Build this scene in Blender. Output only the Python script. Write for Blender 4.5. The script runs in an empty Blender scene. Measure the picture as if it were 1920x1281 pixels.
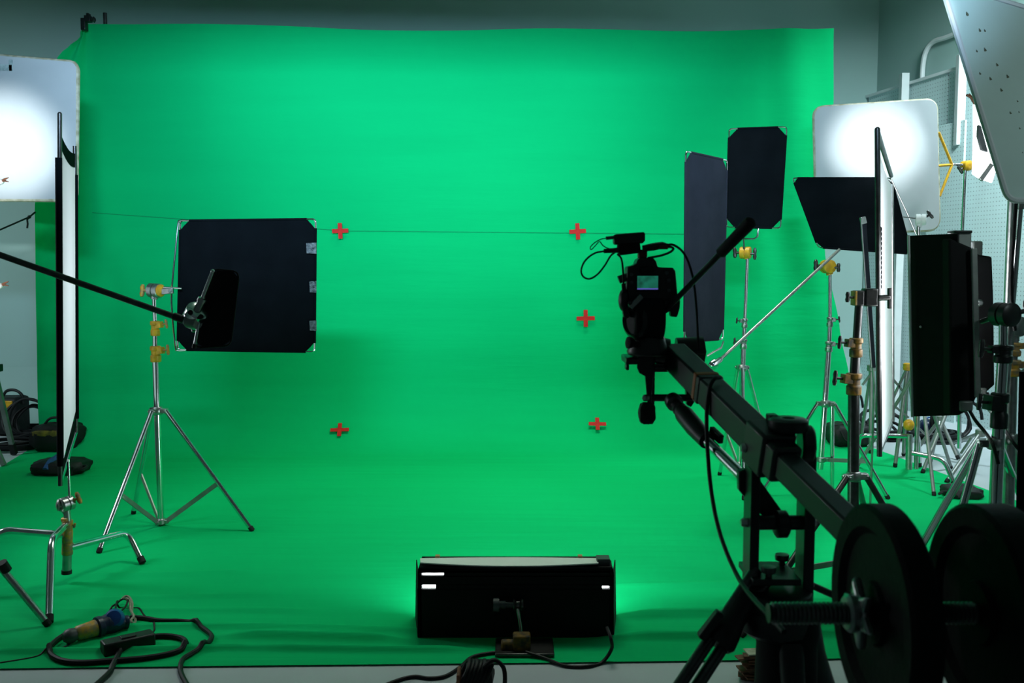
import bpy, bmesh, math, random
from mathutils import Vector, Matrix
random.seed(7)
V = Vector
# ------------------------------------------------------------------ camera, world, lights, exposure
F, CX, CY = 1750.0, 960.0, 640.5
CAM_H, PITCH = 1.31, math.radians(4.43)
scene = bpy.context.scene
col = scene.collection
cd = bpy.data.cameras.new('camera'); cam = bpy.data.objects.new('camera', cd); col.objects.link(cam)
cam.location = (0, 0, CAM_H); cam.rotation_euler = (math.pi/2 - PITCH, 0, 0)
cd.sensor_width = 36.0; cd.lens = F*36.0/1920.0; cd.clip_start = 0.05; cd.clip_end = 100
cd.dof.use_dof = True; cd.dof.focus_distance = 4.8; cd.dof.aperture_fstop = 7.0
scene.camera = cam
scene.view_settings.view_transform = 'Standard'; scene.view_settings.look = 'None'
scene.view_settings.exposure = 0.0; scene.view_settings.gamma = 1.0
scene.view_settings.use_curve_mapping = False
w = bpy.data.worlds.new('world'); scene.world = w; w.use_nodes = True
w.node_tree.nodes['Background'].inputs[0].default_value = (0.55, 0.85, 0.85, 1)
w.node_tree.nodes['Background'].inputs[1].default_value = 0.045

def light(name, kind, loc, target, power, color=(1, 1, 1), size=0.5, size_y=None, angle=None, blend=1.0, radius=0.05, spread=None):
    ld = bpy.data.lights.new(name, kind); o = bpy.data.objects.new(name, ld); col.objects.link(o)
    o.location = loc; ld.energy = power; ld.color = color
    o.rotation_euler = (V(target)-V(loc)).to_track_quat('-Z', 'Y').to_euler()
    if kind == 'AREA':
        ld.shape = 'RECTANGLE'; ld.size = size; ld.size_y = size_y or size
        if spread: ld.spread = math.radians(spread)
    if kind == 'SPOT':
        ld.spot_size = math.radians(angle); ld.spot_blend = blend; ld.shadow_soft_size = radius
    return o
COOL = (0.78, 0.96, 1.0)
KL, KR = (-0.98, 2.0, 2.45), (0.95, 2.0, 2.45)
light('key_lamp_left', 'AREA', KL, (-1.45, 6.95, 2.7), 35, (0.60, 0.88, 1.18), 0.6, 0.12, spread=68)
light('key_lamp_right', 'AREA', KR, (0.5, 7.0, 2.65), 23, (0.60, 0.88, 1.18), 0.6, 0.12, spread=68)
light('overhead_fill', 'AREA', (0.25, 5.0, 4.5), (0.1, 5.5, 0), 38, (0.9, 1.0, 0.84), 2.0, 1.0, spread=82)  # unseen fill added above the floor
light('bounce_spot_left', 'SPOT', (-0.9, 1.0, 2.0), (-2.92, 5.4, 2.0), 2300, (0.9, 0.98, 1.0), angle=9.5, radius=0.06)
light('bounce_spot_right', 'SPOT', (0.6, 1.2, 2.2), (2.39, 6.2, 2.12), 2600, (0.9, 0.98, 1.0), angle=8, radius=0.05)
light('tube_bank_lamp', 'AREA', (1.82, 3.62, 1.15), (1.45, 4.7, 1.15), 19, (0.92, 0.97, 1.0), 0.16, 0.55)
light('frame_lamp_left', 'AREA', (-2.75, 3.95, 1.25), (-1.95, 4.12, 1.2), 14, (0.9, 0.95, 1.0), 0.3, 0.7)
light('floor_lamp_tubes', 'AREA', (0.03, 3.44, 0.19), (0.03, 6.0, 0.35), 8, COOL, 0.55, 0.14)
light('pegboard_fill', 'AREA', (3.5, 5.75, 3.85), (3.9, 7.7, 0.9), 88, COOL, 0.6, 0.6, spread=110)  # unseen fill set to brighten the pegboard and right board
light('side_lamp_left', 'AREA', (-4.4, 5.0, 2.6), (-5.0, 8.2, 0.5), 22, COOL, 0.6, 0.6, spread=110)
light('grey_board_fill', 'SPOT', (3.3, 0.2, 3.3), (1.95, 3.25, 1.95), 170, (0.8, 1.0, 0.97), angle=34, radius=0.3)  # unseen fill added to brighten the grey board

# ------------------------------------------------------------------ helpers
cp, sp = math.cos(PITCH), math.sin(PITCH)
def P(px, py, Y):
    dx, dy = (px-CX)/F, (CY-py)/F
    t = Y/(cp+dy*sp)
    return V((dx*t, Y, CAM_H+t*(-sp+dy*cp)))
def G(px, py, z=0.0):
    dx, dy = (px-CX)/F, (CY-py)/F
    t = (z-CAM_H)/(-sp+dy*cp)
    return V((dx*t, t*(cp+dy*sp), z))
def S(Y): return Y/F

def frame_of(d):
    d = d.normalized(); a = V((0, 0, 1)) if abs(d.z) < 0.9 else V((1, 0, 0))
    u = d.cross(a).normalized(); return u, d.cross(u).normalized(), d
def spline(pts, n=8):
    pts = [V(p) for p in pts]; out = []
    q = [2*pts[0]-pts[1]]+pts+[2*pts[-1]-pts[-2]]
    for i in range(1, len(q)-2):
        a, b, c, d = q[i-1:i+3]
        for k in range(n):
            t = k/n
            out.append(0.5*((2*b)+(c-a)*t+(2*a-5*b+4*c-d)*t*t+(3*b-a-3*c+d)*t**3))
    out.append(pts[-1]); return out

class MB:
    def __init__(s): s.v = []; s.f = []
    def add(s, vs, fs):
        o = len(s.v); s.v += [V(x) for x in vs]; s.f += [tuple(i+o for i in f) for f in fs]; return s
    def tube(s, pts, r, seg=10, radii=None, closed=False):
        pts = [V(p) for p in pts]; n = len(pts); vs = []; fs = []
        u = None
        for i, p in enumerate(pts):
            if closed: t = pts[(i+1) % n]-pts[i-1]
            else: t = (pts[min(i+1, n-1)]-pts[max(i-1, 0)])
            if t.length < 1e-9: t = V((0, 0, 1))
            t.normalize()
            if u is None: u = frame_of(t)[0]
            u = (u-t*u.dot(t))
            if u.length < 1e-6: u = frame_of(t)[0]
            u.normalize(); w_ = t.cross(u)
            rr = radii[i] if radii else r
            for k in range(seg):
                a = 2*math.pi*k/seg
                vs.append(p+(u*math.cos(a)+w_*math.sin(a))*rr)
        for i in range(n if closed else n-1):
            j = (i+1) % n
            for k in range(seg):
                l = (k+1) % seg
                fs.append((i*seg+k, i*seg+l, j*seg+l, j*seg+k))
        if not closed:
            fs.append(tuple(range(seg-1, -1, -1))); fs.append(tuple((n-1)*seg+k for k in range(seg)))
        return s.add(vs, fs)
    def cyl(s, a, b, r0, r1=None, seg=16): return s.tube([a, b], r0, seg, [r0, r0 if r1 is None else r1])
    def box(s, c, size, R=None):
        c = V(c); hx, hy, hz = [k/2 for k in size]
        vs = []
        for x in (-hx, hx):
            for y in (-hy, hy):
                for z in (-hz, hz):
                    p = V((x, y, z)); vs.append(c+(R@p if R else p))
        return s.add(vs, [(0, 1, 3, 2), (4, 6, 7, 5), (0, 4, 5, 1), (2, 3, 7, 6), (0, 2, 6, 4), (1, 5, 7, 3)])
    def bar(s, a, b, wd, th, up=None):
        a, b = V(a), V(b); d = b-a; L = d.length; d.normalize()
        if up is None: u, v_, _ = frame_of(d)
        else:
            v_ = V(up); v_ = (v_-d*v_.dot(d)).normalized(); u = v_.cross(d)
        R = Matrix((u, v_, d)).transposed()
        return s.box((a+b)/2, (wd, th, L), R)
    def prism(s, poly, vec):
        n = len(poly); vec = V(vec); vs = [V(p) for p in poly]+[V(p)+vec for p in poly]
        fs = [tuple(range(n)), tuple(range(2*n-1, n-1, -1))]+[(i, i+n, (i+1) % n+n, (i+1) % n) for i in range(n)]
        return s.add(vs, fs)
    def pbox(s, x0, y0, x1, y1, Y, d):
        a, b = P(x0, y1, Y), P(x1, y0, Y)
        return s.box(((a.x+b.x)/2, Y+d/2, (a.z+b.z)/2), (abs(b.x-a.x), d, abs(b.z-a.z)))
    def ppoly(s, pts, Y, d): return s.prism([P(x, y, Y) for x, y in pts], (0, d, 0))
    def lathe(s, c, axis, prof, seg=24):
        u, v_, d = frame_of(V(axis)); c = V(c); vs = []; fs = []
        for r, h in prof:
            for k in range(seg):
                a = 2*math.pi*k/seg; vs.append(c+d*h+(u*math.cos(a)+v_*math.sin(a))*max(r, 1e-5))
        for i in range(len(prof)-1):
            for k in range(seg):
                l = (k+1) % seg; fs.append((i*seg+k, i*seg+l, (i+1)*seg+l, (i+1)*seg+k))
        fs.append(tuple(range(seg-1, -1, -1))); fs.append(tuple((len(prof)-1)*seg+k for k in range(seg)))
        return s.add(vs, fs)
    def ball(s, c, r, seg=16, rings=10, R=None):
        r = (r, r, r) if not hasattr(r, '__len__') else r; vs = []; fs = []; c = V(c)
        for i in range(1, rings):
            t = math.pi*i/rings
            for k in range(seg):
                a = 2*math.pi*k/seg
                p = V((r[0]*math.sin(t)*math.cos(a), r[1]*math.sin(t)*math.sin(a), r[2]*math.cos(t)))
                vs.append(c+(R@p if R else p))
        for i in range(rings-2):
            for k in range(seg):
                l = (k+1) % seg; fs.append((i*seg+k, (i+1)*seg+k, (i+1)*seg+l, i*seg+l))
        t_ = V((0, 0, r[2])); t_ = R@t_ if R else t_
        vs += [c+t_, c-t_]; m = len(vs)
        for k in range(seg):
            l = (k+1) % seg
            fs.append((k, l, m-2)); fs.append(((rings-2)*seg+l, (rings-2)*seg+k, m-1))
        return s.add(vs, fs)
    def pillow(s, c, size, R=None, nx=14, ny=10, sag=0.0, seed=0):
        """soft cushion / bag: superellipsoid with creases"""
        rnd = random.Random(seed); vs = []; fs = []; seg, rings = 28, 14; c = V(c)
        def pw(x, e): return math.copysign(abs(x)**e, x)
        ph = [rnd.uniform(0, 6) for _ in range(6)]
        for i in range(rings+1):
            t = -math.pi/2+math.pi*i/rings
            for k in range(seg):
                a = 2*math.pi*k/seg
                p = V((size[0]/2*pw(math.cos(t), .55)*pw(math.cos(a), .55), size[1]/2*pw(math.cos(t), .55)*pw(math.sin(a), .55), size[2]/2*pw(math.sin(t), .7)))
                q = 1+0.05*math.sin(9*a+ph[0])*math.cos(t)+0.04*math.sin(5*a+7*t+ph[1])
                p *= q
                if p.z > 0: p.z *= 1-sag*(1-abs(2*p.x/size[0]))
                vs.append(c+(R@p if R else p))
        for i in range(rings):
            for k in range(seg):
                l = (k+1) % seg; fs.append((i*seg+k, i*seg+l, (i+1)*seg+l, (i+1)*seg+k))
        return s.add(vs, fs)
    def build(s, name, mat, parent=None, bevel=0.0, base=None, angle=42):
        off = V((0, 0, 0)); p = parent
        while p is not None: off += p.location; p = p.parent
        if base is not None: off = V(base)
        me = bpy.data.meshes.new(name)
        me.from_pydata([tuple(x-off) for x in s.v], [], s.f); me.update()
        bm = bmesh.new(); bm.from_mesh(me); bmesh.ops.recalc_face_normals(bm, faces=bm.faces); bm.to_mesh(me); bm.free()
        me.polygons.foreach_set('use_smooth', [True]*len(me.polygons))
        me.set_sharp_from_angle(angle=math.radians(angle))
        me.materials.append(mat)
        o = bpy.data.objects.new(name, me); col.objects.link(o)
        if base is not None: o.location = base
        if parent is not None: o.parent = parent
        if bevel:
            m = o.modifiers.new('bevel', 'BEVEL'); m.width = bevel; m.segments = 2; m.limit_method = 'ANGLE'; m.angle_limit = math.radians(50)
        return o

def tag(o, label, cat, group=None, kind=None):
    o['label'] = label; o['category'] = cat
    if group: o['group'] = group
    if kind: o['kind'] = kind
    return o
def thing(name, label, cat, base, group=None):
    o = bpy.data.objects.new(name, None); col.objects.link(o); o.location = base; o.empty_display_size = 0.1
    return tag(o, label, cat, group)
def struct(o): o['kind'] = 'structure'; return o

# ------------------------------------------------------------------ materials
def mat(name, color, rough=0.5, metal=0.0, var=0.12, scale=12.0, bump=0.0, bscale=60.0, spec=0.5, color2=None, stretch=(1, 1, 1), emit=None, coat=0.0):
    m = bpy.data.materials.new(name); m.use_nodes = True; nt = m.node_tree; N = nt.nodes; L = nt.links
    b = N['Principled BSDF']; b.inputs['Roughness'].default_value = rough; b.inputs['Metallic'].default_value = metal
    b.inputs['Specular IOR Level'].default_value = spec; b.inputs['Coat Weight'].default_value = coat
    tc = N.new('ShaderNodeTexCoord'); mp = N.new('ShaderNodeMapping'); mp.inputs['Scale'].default_value = stretch
    L.new(tc.outputs['Object'], mp.inputs['Vector'])
    no = N.new('ShaderNodeTexNoise'); no.inputs['Scale'].default_value = scale; no.inputs['Detail'].default_value = 5
    L.new(mp.outputs[0], no.inputs['Vector'])
    rp = N.new('ShaderNodeValToRGB'); c2 = color2 or tuple(c*(1-var) for c in color)
    rp.color_ramp.elements[0].position = 0.35; rp.color_ramp.elements[1].position = 0.65
    rp.color_ramp.elements[0].color = (*c2, 1); rp.color_ramp.elements[1].color = (*color, 1)
    L.new(no.outputs['Fac'], rp.inputs[0]); L.new(rp.outputs[0], b.inputs['Base Color'])
    if bump:
        n2 = N.new('ShaderNodeTexNoise'); n2.inputs['Scale'].default_value = bscale; n2.inputs['Detail'].default_value = 6
        L.new(mp.outputs[0], n2.inputs['Vector'])
        bp = N.new('ShaderNodeBump'); bp.inputs['Strength'].default_value = bump; bp.inputs['Distance'].default_value = 0.01
        L.new(n2.outputs['Fac'], bp.inputs['Height']); L.new(bp.outputs[0], b.inputs['Normal'])
    if emit:
        b.inputs['Emission Color'].default_value = (*emit[0], 1); b.inputs['Emission Strength'].default_value = emit[1]
    return m
M = {}
M['green'] = mat('green_cloth', (0.0015, 0.46, 0.142), 0.85, var=0.05, scale=1.5, bump=0.42, bscale=3.2, spec=0.05, stretch=(0.4, 4.5, 4.5))
M['seam'] = mat('seam_thread', (0.006, 0.30, 0.11), 0.9, spec=0.1)
M['wall'] = mat('painted_wall', (0.32, 0.47, 0.44), 0.8, var=0.05, scale=1.2, bump=0.05, bscale=30, spec=0.2)
M['floor'] = mat('studio_floor', (0.45, 0.50, 0.53), 0.65, var=0.10, scale=2.5, bump=0.05, bscale=40, spec=0.3)
M['ceil'] = mat('ceiling_paint', (0.5, 0.55, 0.55), 0.9, var=0.05)
M['flag'] = mat('black_flag_cloth', (0.0045, 0.0065, 0.0085), 0.95, var=0.25, scale=7, bump=0.1, bscale=120, spec=0.04)
M['flag_grey'] = mat('washed_black_flag_cloth', (0.028, 0.031, 0.042), 0.95, var=0.2, scale=7, bump=0.1, bscale=120, spec=0.05)
M['black_metal'] = mat('black_metal', (0.010, 0.012, 0.013), 0.38, 0.0, var=0.3, scale=20, spec=0.45)
M['jib'] = mat('anodised_black', (0.016, 0.020, 0.021), 0.36, 0.35, var=0.15, scale=25, spec=0.5)
M['plastic'] = mat('black_plastic', (0.006, 0.007, 0.008), 0.45, var=0.2, scale=30, spec=0.4)
M['matte'] = mat('matte_black', (0.006, 0.006, 0.007), 0.75, var=0.3, scale=10, spec=0.2)
M['iron'] = mat('cast_iron', (0.003, 0.0038, 0.0042), 0.6, 0.0, var=0.3, scale=30, bump=0.1, bscale=80, spec=0.10)
M['chrome'] = mat('chrome', (0.72, 0.72, 0.74), 0.16, 1.0, var=0.12, scale=18)
M['steel'] = mat('dull_steel', (0.46, 0.47, 0.47), 0.34, 1.0, var=0.3, scale=30)
M['dark_steel'] = mat('dark_steel', (0.10, 0.10, 0.10), 0.32, 0.9, var=0.3, scale=30)
M['alu'] = mat('grey_aluminium', (0.30, 0.32, 0.31), 0.45, 0.6, var=0.25, scale=15)
M['yellow'] = mat('worn_yellow_paint', (0.72, 0.40, 0.015), 0.42, var=0.4, scale=40, color2=(0.50, 0.25, 0.01))
M['yellow_worn'] = mat('chipped_yellow_paint', (0.55, 0.30, 0.02), 0.45, 0.1, scale=55, color2=(0.22, 0.18, 0.12))
M['yellow_shaded'] = mat('shaded_worn_yellow_paint', (0.16, 0.09, 0.012), 0.6, scale=45, color2=(0.03, 0.028, 0.02), spec=0.2)  # worn yellow, darkened in its colour to stand for shade
M['pale_tape'] = mat('pale_crinkled_tape', (0.42, 0.52, 0.52), 0.4, scale=50, color2=(0.22, 0.30, 0.30), bump=0.5, bscale=80)
M['collar_brown'] = mat('rubbed_yellow_collar', (0.34, 0.17, 0.015), 0.4, 0.1, scale=38, color2=(0.05, 0.045, 0.035))
M['rubber'] = mat('rubber', (0.012, 0.012, 0.013), 0.7, var=0.3, scale=20, spec=0.3)
M['cable'] = mat('cable_rubber', (0.006, 0.007, 0.0085), 0.55, var=0.3, scale=30, spec=0.25)
M['board'] = mat('white_foam_board', (0.46, 0.50, 0.52), 0.5, var=0.06, scale=6, bump=0.10, bscale=9, spec=0.4)
M['tape'] = mat('dirty_edge_tape', (0.55, 0.53, 0.42), 0.6, scale=22, color2=(0.30, 0.28, 0.17), bump=0.3, bscale=50)
M['grey_board'] = mat('grey_board', (0.40, 0.52, 0.50), 0.75, var=0.12, scale=3, bump=0.04, bscale=40, spec=0.2)
M['fleck'] = mat('brown_fleck', (0.07, 0.08, 0.05), 0.8)
M['red'] = mat('red_tape', (0.60, 0.014, 0.010), 0.6, var=0.2, scale=20, spec=0.2)
M['blue'] = mat('blue_plastic', (0.012, 0.06, 0.30), 0.3, var=0.15, scale=20)
M['navy'] = mat('dark_blue_plastic', (0.008, 0.018, 0.06), 0.4, var=0.2)
M['grey_plastic'] = mat('grey_plastic', (0.05, 0.06, 0.065), 0.5)
M['wood'] = mat('pale_wood', (0.55, 0.32, 0.12), 0.6, var=0.3, scale=25)
M['orange'] = mat('orange_tape', (0.45, 0.10, 0.015), 0.5)
M['darkred'] = mat('dark_red_cloth', (0.12, 0.008, 0.006), 0.7)
M['clear_tape'] = mat('cloudy_tape', (0.16, 0.19, 0.20), 0.3, scale=60, color2=(0.03, 0.04, 0.045), bump=0.5, bscale=90)
M['bag'] = mat('black_nylon', (0.010, 0.012, 0.013), 0.6, var=0.3, scale=12, bump=0.5, bscale=14, spec=0.35)
M['bag_yellow'] = mat('yellow_print', (0.30, 0.22, 0.02), 0.7, scale=14, color2=(0.02, 0.02, 0.012))
M['bluecloth'] = mat('blue_webbing', (0.02, 0.09, 0.28), 0.8)
M['rope'] = mat('grey_rope', (0.34, 0.33, 0.25), 0.9, var=0.3, scale=90)
M['white_paint'] = mat('white_paint', (0.66, 0.71, 0.71), 0.5, var=0.06)
M['brown'] = mat('brown_leather', (0.20, 0.07, 0.03), 0.7, scale=30, color2=(0.07, 0.025, 0.01))
M['panel_white'] = mat('white_reflector', (0.78, 0.78, 0.76), 0.6, var=0.05)
M['tube'] = mat('lit_tube', (0.9, 0.9, 0.9), 0.5, emit=((0.92, 0.98, 1.0), 14.0))
M['soft_glow'] = mat('glowing_reflector_panel', (0.9, 0.9, 0.9), 0.6, emit=((0.93, 0.98, 1.0), 2.2))  # emission stands in for light falling on a white reflector
def silk():
    m = bpy.data.materials.new('white_silk'); m.use_nodes = True; nt = m.node_tree; N = nt.nodes; L = nt.links
    b = N['Principled BSDF']; b.inputs['Base Color'].default_value = (0.78, 0.79, 0.85, 1); b.inputs['Roughness'].default_value = 0.8
    t = N.new('ShaderNodeBsdfTranslucent'); t.inputs[0].default_value = (0.78, 0.79, 0.86, 1)
    mx = N.new('ShaderNodeMixShader'); mx.inputs[0].default_value = 0.45
    no = N.new('ShaderNodeTexNoise'); no.inputs['Scale'].default_value = 5
    bp = N.new('ShaderNodeBump'); bp.inputs['Strength'].default_value = 0.1; L.new(no.outputs[0], bp.inputs['Height']); L.new(bp.outputs[0], b.inputs['Normal'])
    L.new(b.outputs[0], mx.inputs[1]); L.new(t.outputs[0], mx.inputs[2]); L.new(mx.outputs[0], N['Material Output'].inputs[0]); return m
M['silk'] = silk()
def screen():
    m = mat('camera_screen', (0.01, 0.01, 0.01), 0.2); nt = m.node_tree; N = nt.nodes; L = nt.links; b = N['Principled BSDF']
    tc = N.new('ShaderNodeTexCoord'); no = N.new('ShaderNodeTexNoise'); no.inputs['Scale'].default_value = 45
    L.new(tc.outputs['Object'], no.inputs['Vector'])
    rp = N.new('ShaderNodeValToRGB'); rp.color_ramp.elements[0].color = (0.01, 0.10, 0.06, 1); rp.color_ramp.elements[1].color = (0.02, 0.30, 0.19, 1)
    rp.color_ramp.elements[0].position = 0.3; rp.color_ramp.elements[1].position = 0.6
    L.new(no.outputs[0], rp.inputs[0]); L.new(rp.outputs[0], b.inputs['Emission Color']); b.inputs['Emission Strength'].default_value = 0.42; return m
M['screen'] = screen()
M['screen_edge'] = mat('screen_status_bar', (0.02, 0.02, 0.05), 0.3, emit=((0.12, 0.12, 0.55), 0.7))
def pegboard():
    m = mat('pegboard', (0.52, 0.66, 0.66), 0.6, var=0.04); nt = m.node_tree; N = nt.nodes; L = nt.links; b = N['Principled BSDF']
    src = b.inputs['Base Color'].links[0].from_socket
    uv = N.new('ShaderNodeUVMap'); vm = N.new('ShaderNodeVectorMath'); vm.operation = 'SCALE'; vm.inputs['Scale'].default_value = 1/0.034
    fr = N.new('ShaderNodeVectorMath'); fr.operation = 'FRACTION'; sb = N.new('ShaderNodeVectorMath'); sb.operation = 'SUBTRACT'; sb.inputs[1].default_value = (.5, .5, 0)
    ln = N.new('ShaderNodeVectorMath'); ln.operation = 'LENGTH'; lt = N.new('ShaderNodeMath'); lt.operation = 'LESS_THAN'; lt.inputs[1].default_value = 0.14
    mx = N.new('ShaderNodeMix'); mx.data_type = 'RGBA'; mx.inputs['B'].default_value = (0.22, 0.29, 0.29, 1)
    L.new(uv.outputs[0], vm.inputs[0]); L.new(vm.outputs[0], fr.inputs[0]); L.new(fr.outputs[0], sb.inputs[0]); L.new(sb.outputs[0], ln.inputs[0])
    L.new(ln.outputs['Value'], lt.inputs[0]); L.new(lt.outputs[0], mx.inputs['Factor']); L.new(src, mx.inputs['A']); L.new(mx.outputs['Result'], b.inputs['Base Color'])
    return m
M['pegboard'] = pegboard()

# ------------------------------------------------------------------ room shell
CORNER = V((3.61, 9.4, 0)); BD = V((7.9, 1.2, 0)).normalized()
BN = V((BD.y, -BD.x, 0))                       # back wall normal, towards the camera
RD = V((0.21, -1, 0)).normalized(); RN = V((-RD.y*-1, 0, 0))
RN = V((-1, -0.21, 0)).normalized()
CEIL = 5.2
LW = CORNER-BD*11.0
FR = CORNER+RD*9.6; FL = V((LW.x-0.6, -0.6, 0))
def wall(name, a, b, out, h=CEIL, m='wall'):
    mb = MB(); mb.prism([a, b, b+V((0, 0, h)), a+V((0, 0, h))], out*0.15); return struct(mb.build(name, M[m], base=(a+b)/2))
wall('wall_back', LW, CORNER, -BN)
wall('wall_right', CORNER, FR, -RN)
wall('wall_left', FL, LW, V((-1, 0, 0)))
mb = MB(); mb.prism([LW-V((.3, -.3, 0)), CORNER+V((.3, .3, 0)), FR+V((.3, 0, 0)), FL-V((.3, 0, 0))], (0, 0, -0.1)); struct(mb.build('floor', M['floor'], base=(0, 4, 0)))
mb = MB(); up = V((0, 0, CEIL)); mb.prism([LW+up, CORNER+up, FR+up, FL+up], (0, 0, 0.1)); struct(mb.build('ceiling', M['ceil'], base=(0, 4, CEIL)))
# cove where the back wall meets the floor
mb = MB(); prof = []
for i in range(9):
    a = math.pi/2*i/8; prof.append((0.45*(1-math.sin(a)), 0.45*(1-math.cos(a))))
vs = []; fs = []
for i, (d_, z_) in enumerate(prof):
    vs += [LW+BN*(d_+0.002)+V((0, 0, z_+0.002)), CORNER+BN*(d_+0.002)+V((0, 0, z_+0.002))]
for i in range(8): fs.append((2*i, 2*i+1, 2*i+3, 2*i+2))
mb.add(vs, fs); struct(mb.build('trim_1', M['wall'], base=(0, 8.6, 0)))
# pegboard lining of the right wall
lining = thing('pegboard_lining', 'white perforated boards lining the lower right wall under a sloping ledge line', 'wall panel', CORNER+RD*3)
lining['kind'] = 'structure'
def peg_panel(t0, t1, z1, off):
    a, b = CORNER+RD*t0+RN*off, CORNER+RD*t1+RN*off; h = V((0, 0, z1))
    mb = MB(); mb.prism([a, b, b+h, a+h], -RN*0.02); o = mb.build('panel', M['pegboard'], lining)
    me = o.data; uvl = me.uv_layers.new(name='UVMap')
    for lp in me.loops:
        co = me.vertices[lp.vertex_index].co; q = V(co)+lining.location-CORNER
        uvl.data[lp.index].uv = (q.dot(RD), co.z)
for k in range(6): peg_panel(0.02+k*1.2, 1.205+k*1.2, 3.0, 0.10)
peg_panel(1.06, 1.52, 2.55, 0.16)
def post(t, z0, z1, wd=0.06):
    a = CORNER+RD*t+RN*0.15; mb = MB(); mb.bar(a+V((0, 0, z0)), a+V((0, 0, z1)), wd, 0.07); mb.build('batten', M['white_paint'], lining, bevel=0.004)
post(0.66, 0, 3.10, 0.07); post(1.44, 2.35, 3.10, 0.06)
a, b = CORNER+RD*0+RN*0.05+V((0, 0, 3.01)), CORNER+RD*7+RN*0.05+V((0, 0, 3.01))
mb = MB(); mb.bar(a, b, 0.025, 0.14, up=RN); mb.build('ledge', M['white_paint'], lining)
# conduit on the upper right wall
def onwall(px, py, off=0.03):
    d = P(px, py, 5.0)-V((0, 0, CAM_H)); c = V((0, 0, CAM_H)); n = RN; q = CORNER+RN*off
    t = (q-c).dot(n)/d.dot(n); return c+d*t
pp = [onwall(*q) for q in ((1730, 172), (1729, 150), (1731, 120), (1735, 100), (1743, 85), (1755, 76), (1772, 71), (1800, 60), (1830, 48))]
mb = MB(); mb.tube(spline(pp, 5), 0.022, 8); o = mb.build('conduit', M['white_paint'], base=pp[0]); tag(o, 'pale bent conduit pipe running along upper right wall', 'pipe')
mb = MB(); mb.bar(onwall(1729, 139)+RN*0.0, onwall(1729, 147), 0.06, 0.03); mb.build('pipe_clip', M['steel'], o).parent = o
o.children[0].location = -o.location

# ------------------------------------------------------------------ green backdrop: wall part, cove, floor part
WL, WR = V((P(170, 300, 6.85).x, 6.85, 0)), V((P(1556, 300, 7.05).x, 7.05, 0))
WD = (WR-WL).normalized(); WLEN = (WR-WL).length; WN = V((WD.y, -WD.x, 0))
TOPZ = 3.085; RC = 0.5
def ipol(tab, z):
    for (z0, a), (z1, b) in zip(tab, tab[1:]):
        if z <= z0 and z >= z1:
            t = (z0-z)/(z0-z1); return a.lerp(b, t*t*(3-2*t)*.5+t*.5)
    return tab[0][1] if z > tab[0][0] else tab[-1][1]
# free edges of the cloth: the left one is pulled out by a cord half way up
ET_L = [(p.z, p) for p in (P(150, 50, 6.8), P(128, 80, 6.75), P(104, 115, 6.70), P(82, 250, 6.55), P(65, 392, 6.45), P(68, 600, 6.62), P(71, 760, 6.85), P(75, 836, 6.95))]
ET_R = [(p.z, p) for p in (P(1563, 72, 7.05), P(1563, 195, 7.05), P(1540, 330, 7.03), P(1547, 475, 7.03), P(1575, 620, 7.05), P(1592, 706, 7.05), P(1604, 790, 7.0), P(1617, 838, 6.9))]
L0, L1 = G(51, 850), G(0, 881); FRONT_L = L1+(L1-L0)*((L1.y-G(0, 1270).y)/(L0.y-L1.y))
R0, R1 = G(1650, 848), G(1860, 925); FRONT_R = R1+(R1-R0)*((R1.y-3.13)/(R0.y-R1.y))
def ridge(x, y, x0, x1, yc0, yc1, wd, h):
    if x < x0 or x > x1: return 0
    t = (x-x0)/(x1-x0); e = min(1, 6*t, 6*(1-t)); yc = yc0+(yc1-yc0)*t+0.012*math.sin(5*x)
    return h*e*math.exp(-((y-yc)/wd)**2)
def floor_h(x, y):
    h = 0.006
    for q in ((-1.05, -0.36, 3.22, 3.21, .020, .016), (-1.6, -0.2, 3.33, 3.29, .016, .010), (-.9, -.1, 3.11, 3.12, .016, .012), (0.35, 1.3, 3.40, 3.52, .022, .018), (0.28, 1.4, 3.20, 3.27, .018, .016), (-1.9, -.75, 3.10, 3.12, .015, .010), (-1.9, -1.0, 3.9, 3.95, .02, .006), (-1.8, -.7, 3.50, 3.47, .018, .006), (-1.7, -.9, 3.62, 3.66, .02, .005), (-.95, -.5, 3.26, 3.27, .014, .007), (.4, 1.2, 3.75, 3.82, .03, .006)):
        h += ridge(x, y, *q[:5], q[5]*1.7)
    return h
def cloth_wall_point(sn, z):
    wr = 0.010*math.sin(7*sn+2.0*z)+0.006*math.sin(23*sn+1.3*z+1)+0.004*math.sin(3*z+40*sn)
    p = WL+WD*(sn*WLEN)+WN*wr; return V((p.x, p.y, z))
NU, WINGN, MARG = 104, 14, 14
def row_at(z, fwd, zz):
    """one row across the cloth: left wing, main plane, right margin; z = height on the hanging shape, zz = height it lies at"""
    r = []; eL, eR = ipol(ET_L, z), ipol(ET_R, z); a = cloth_wall_point(0.0, z)+WN*fwd
    m = a.lerp(eL, .5)+WN*(-.06*min(1, max(0, (2.9-z)*2)))
    for i in range(WINGN):
        t = 1-i/WINGN; p = a*(1-t)**2+m*2*t*(1-t)+eL*t*t
        p = p+WN*0.018*math.sin(9*t+1.7*z)*t*(1-t)*4; r.append(V((p.x, p.y, zz)))
    for i in range(NU+1): p = cloth_wall_point(i/NU*.90, z)+WN*fwd; r.append(V((p.x, p.y, zz)))
    b = cloth_wall_point(.90, z)+WN*fwd; d_ = WD*(WLEN*.05)
    for i in range(1, MARG+1):
        t = i/MARG; p = b*(1-t)**2+(b+d_)*2*t*(1-t)+eR*t*t; p = p+WN*0.03*math.sin(6*t+2*z)*t*(1-t)*3
        r.append(V((p.x, p.y, zz)))
    return r
zs = [TOPZ-i*(TOPZ-RC)/54 for i in range(55)]
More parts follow.
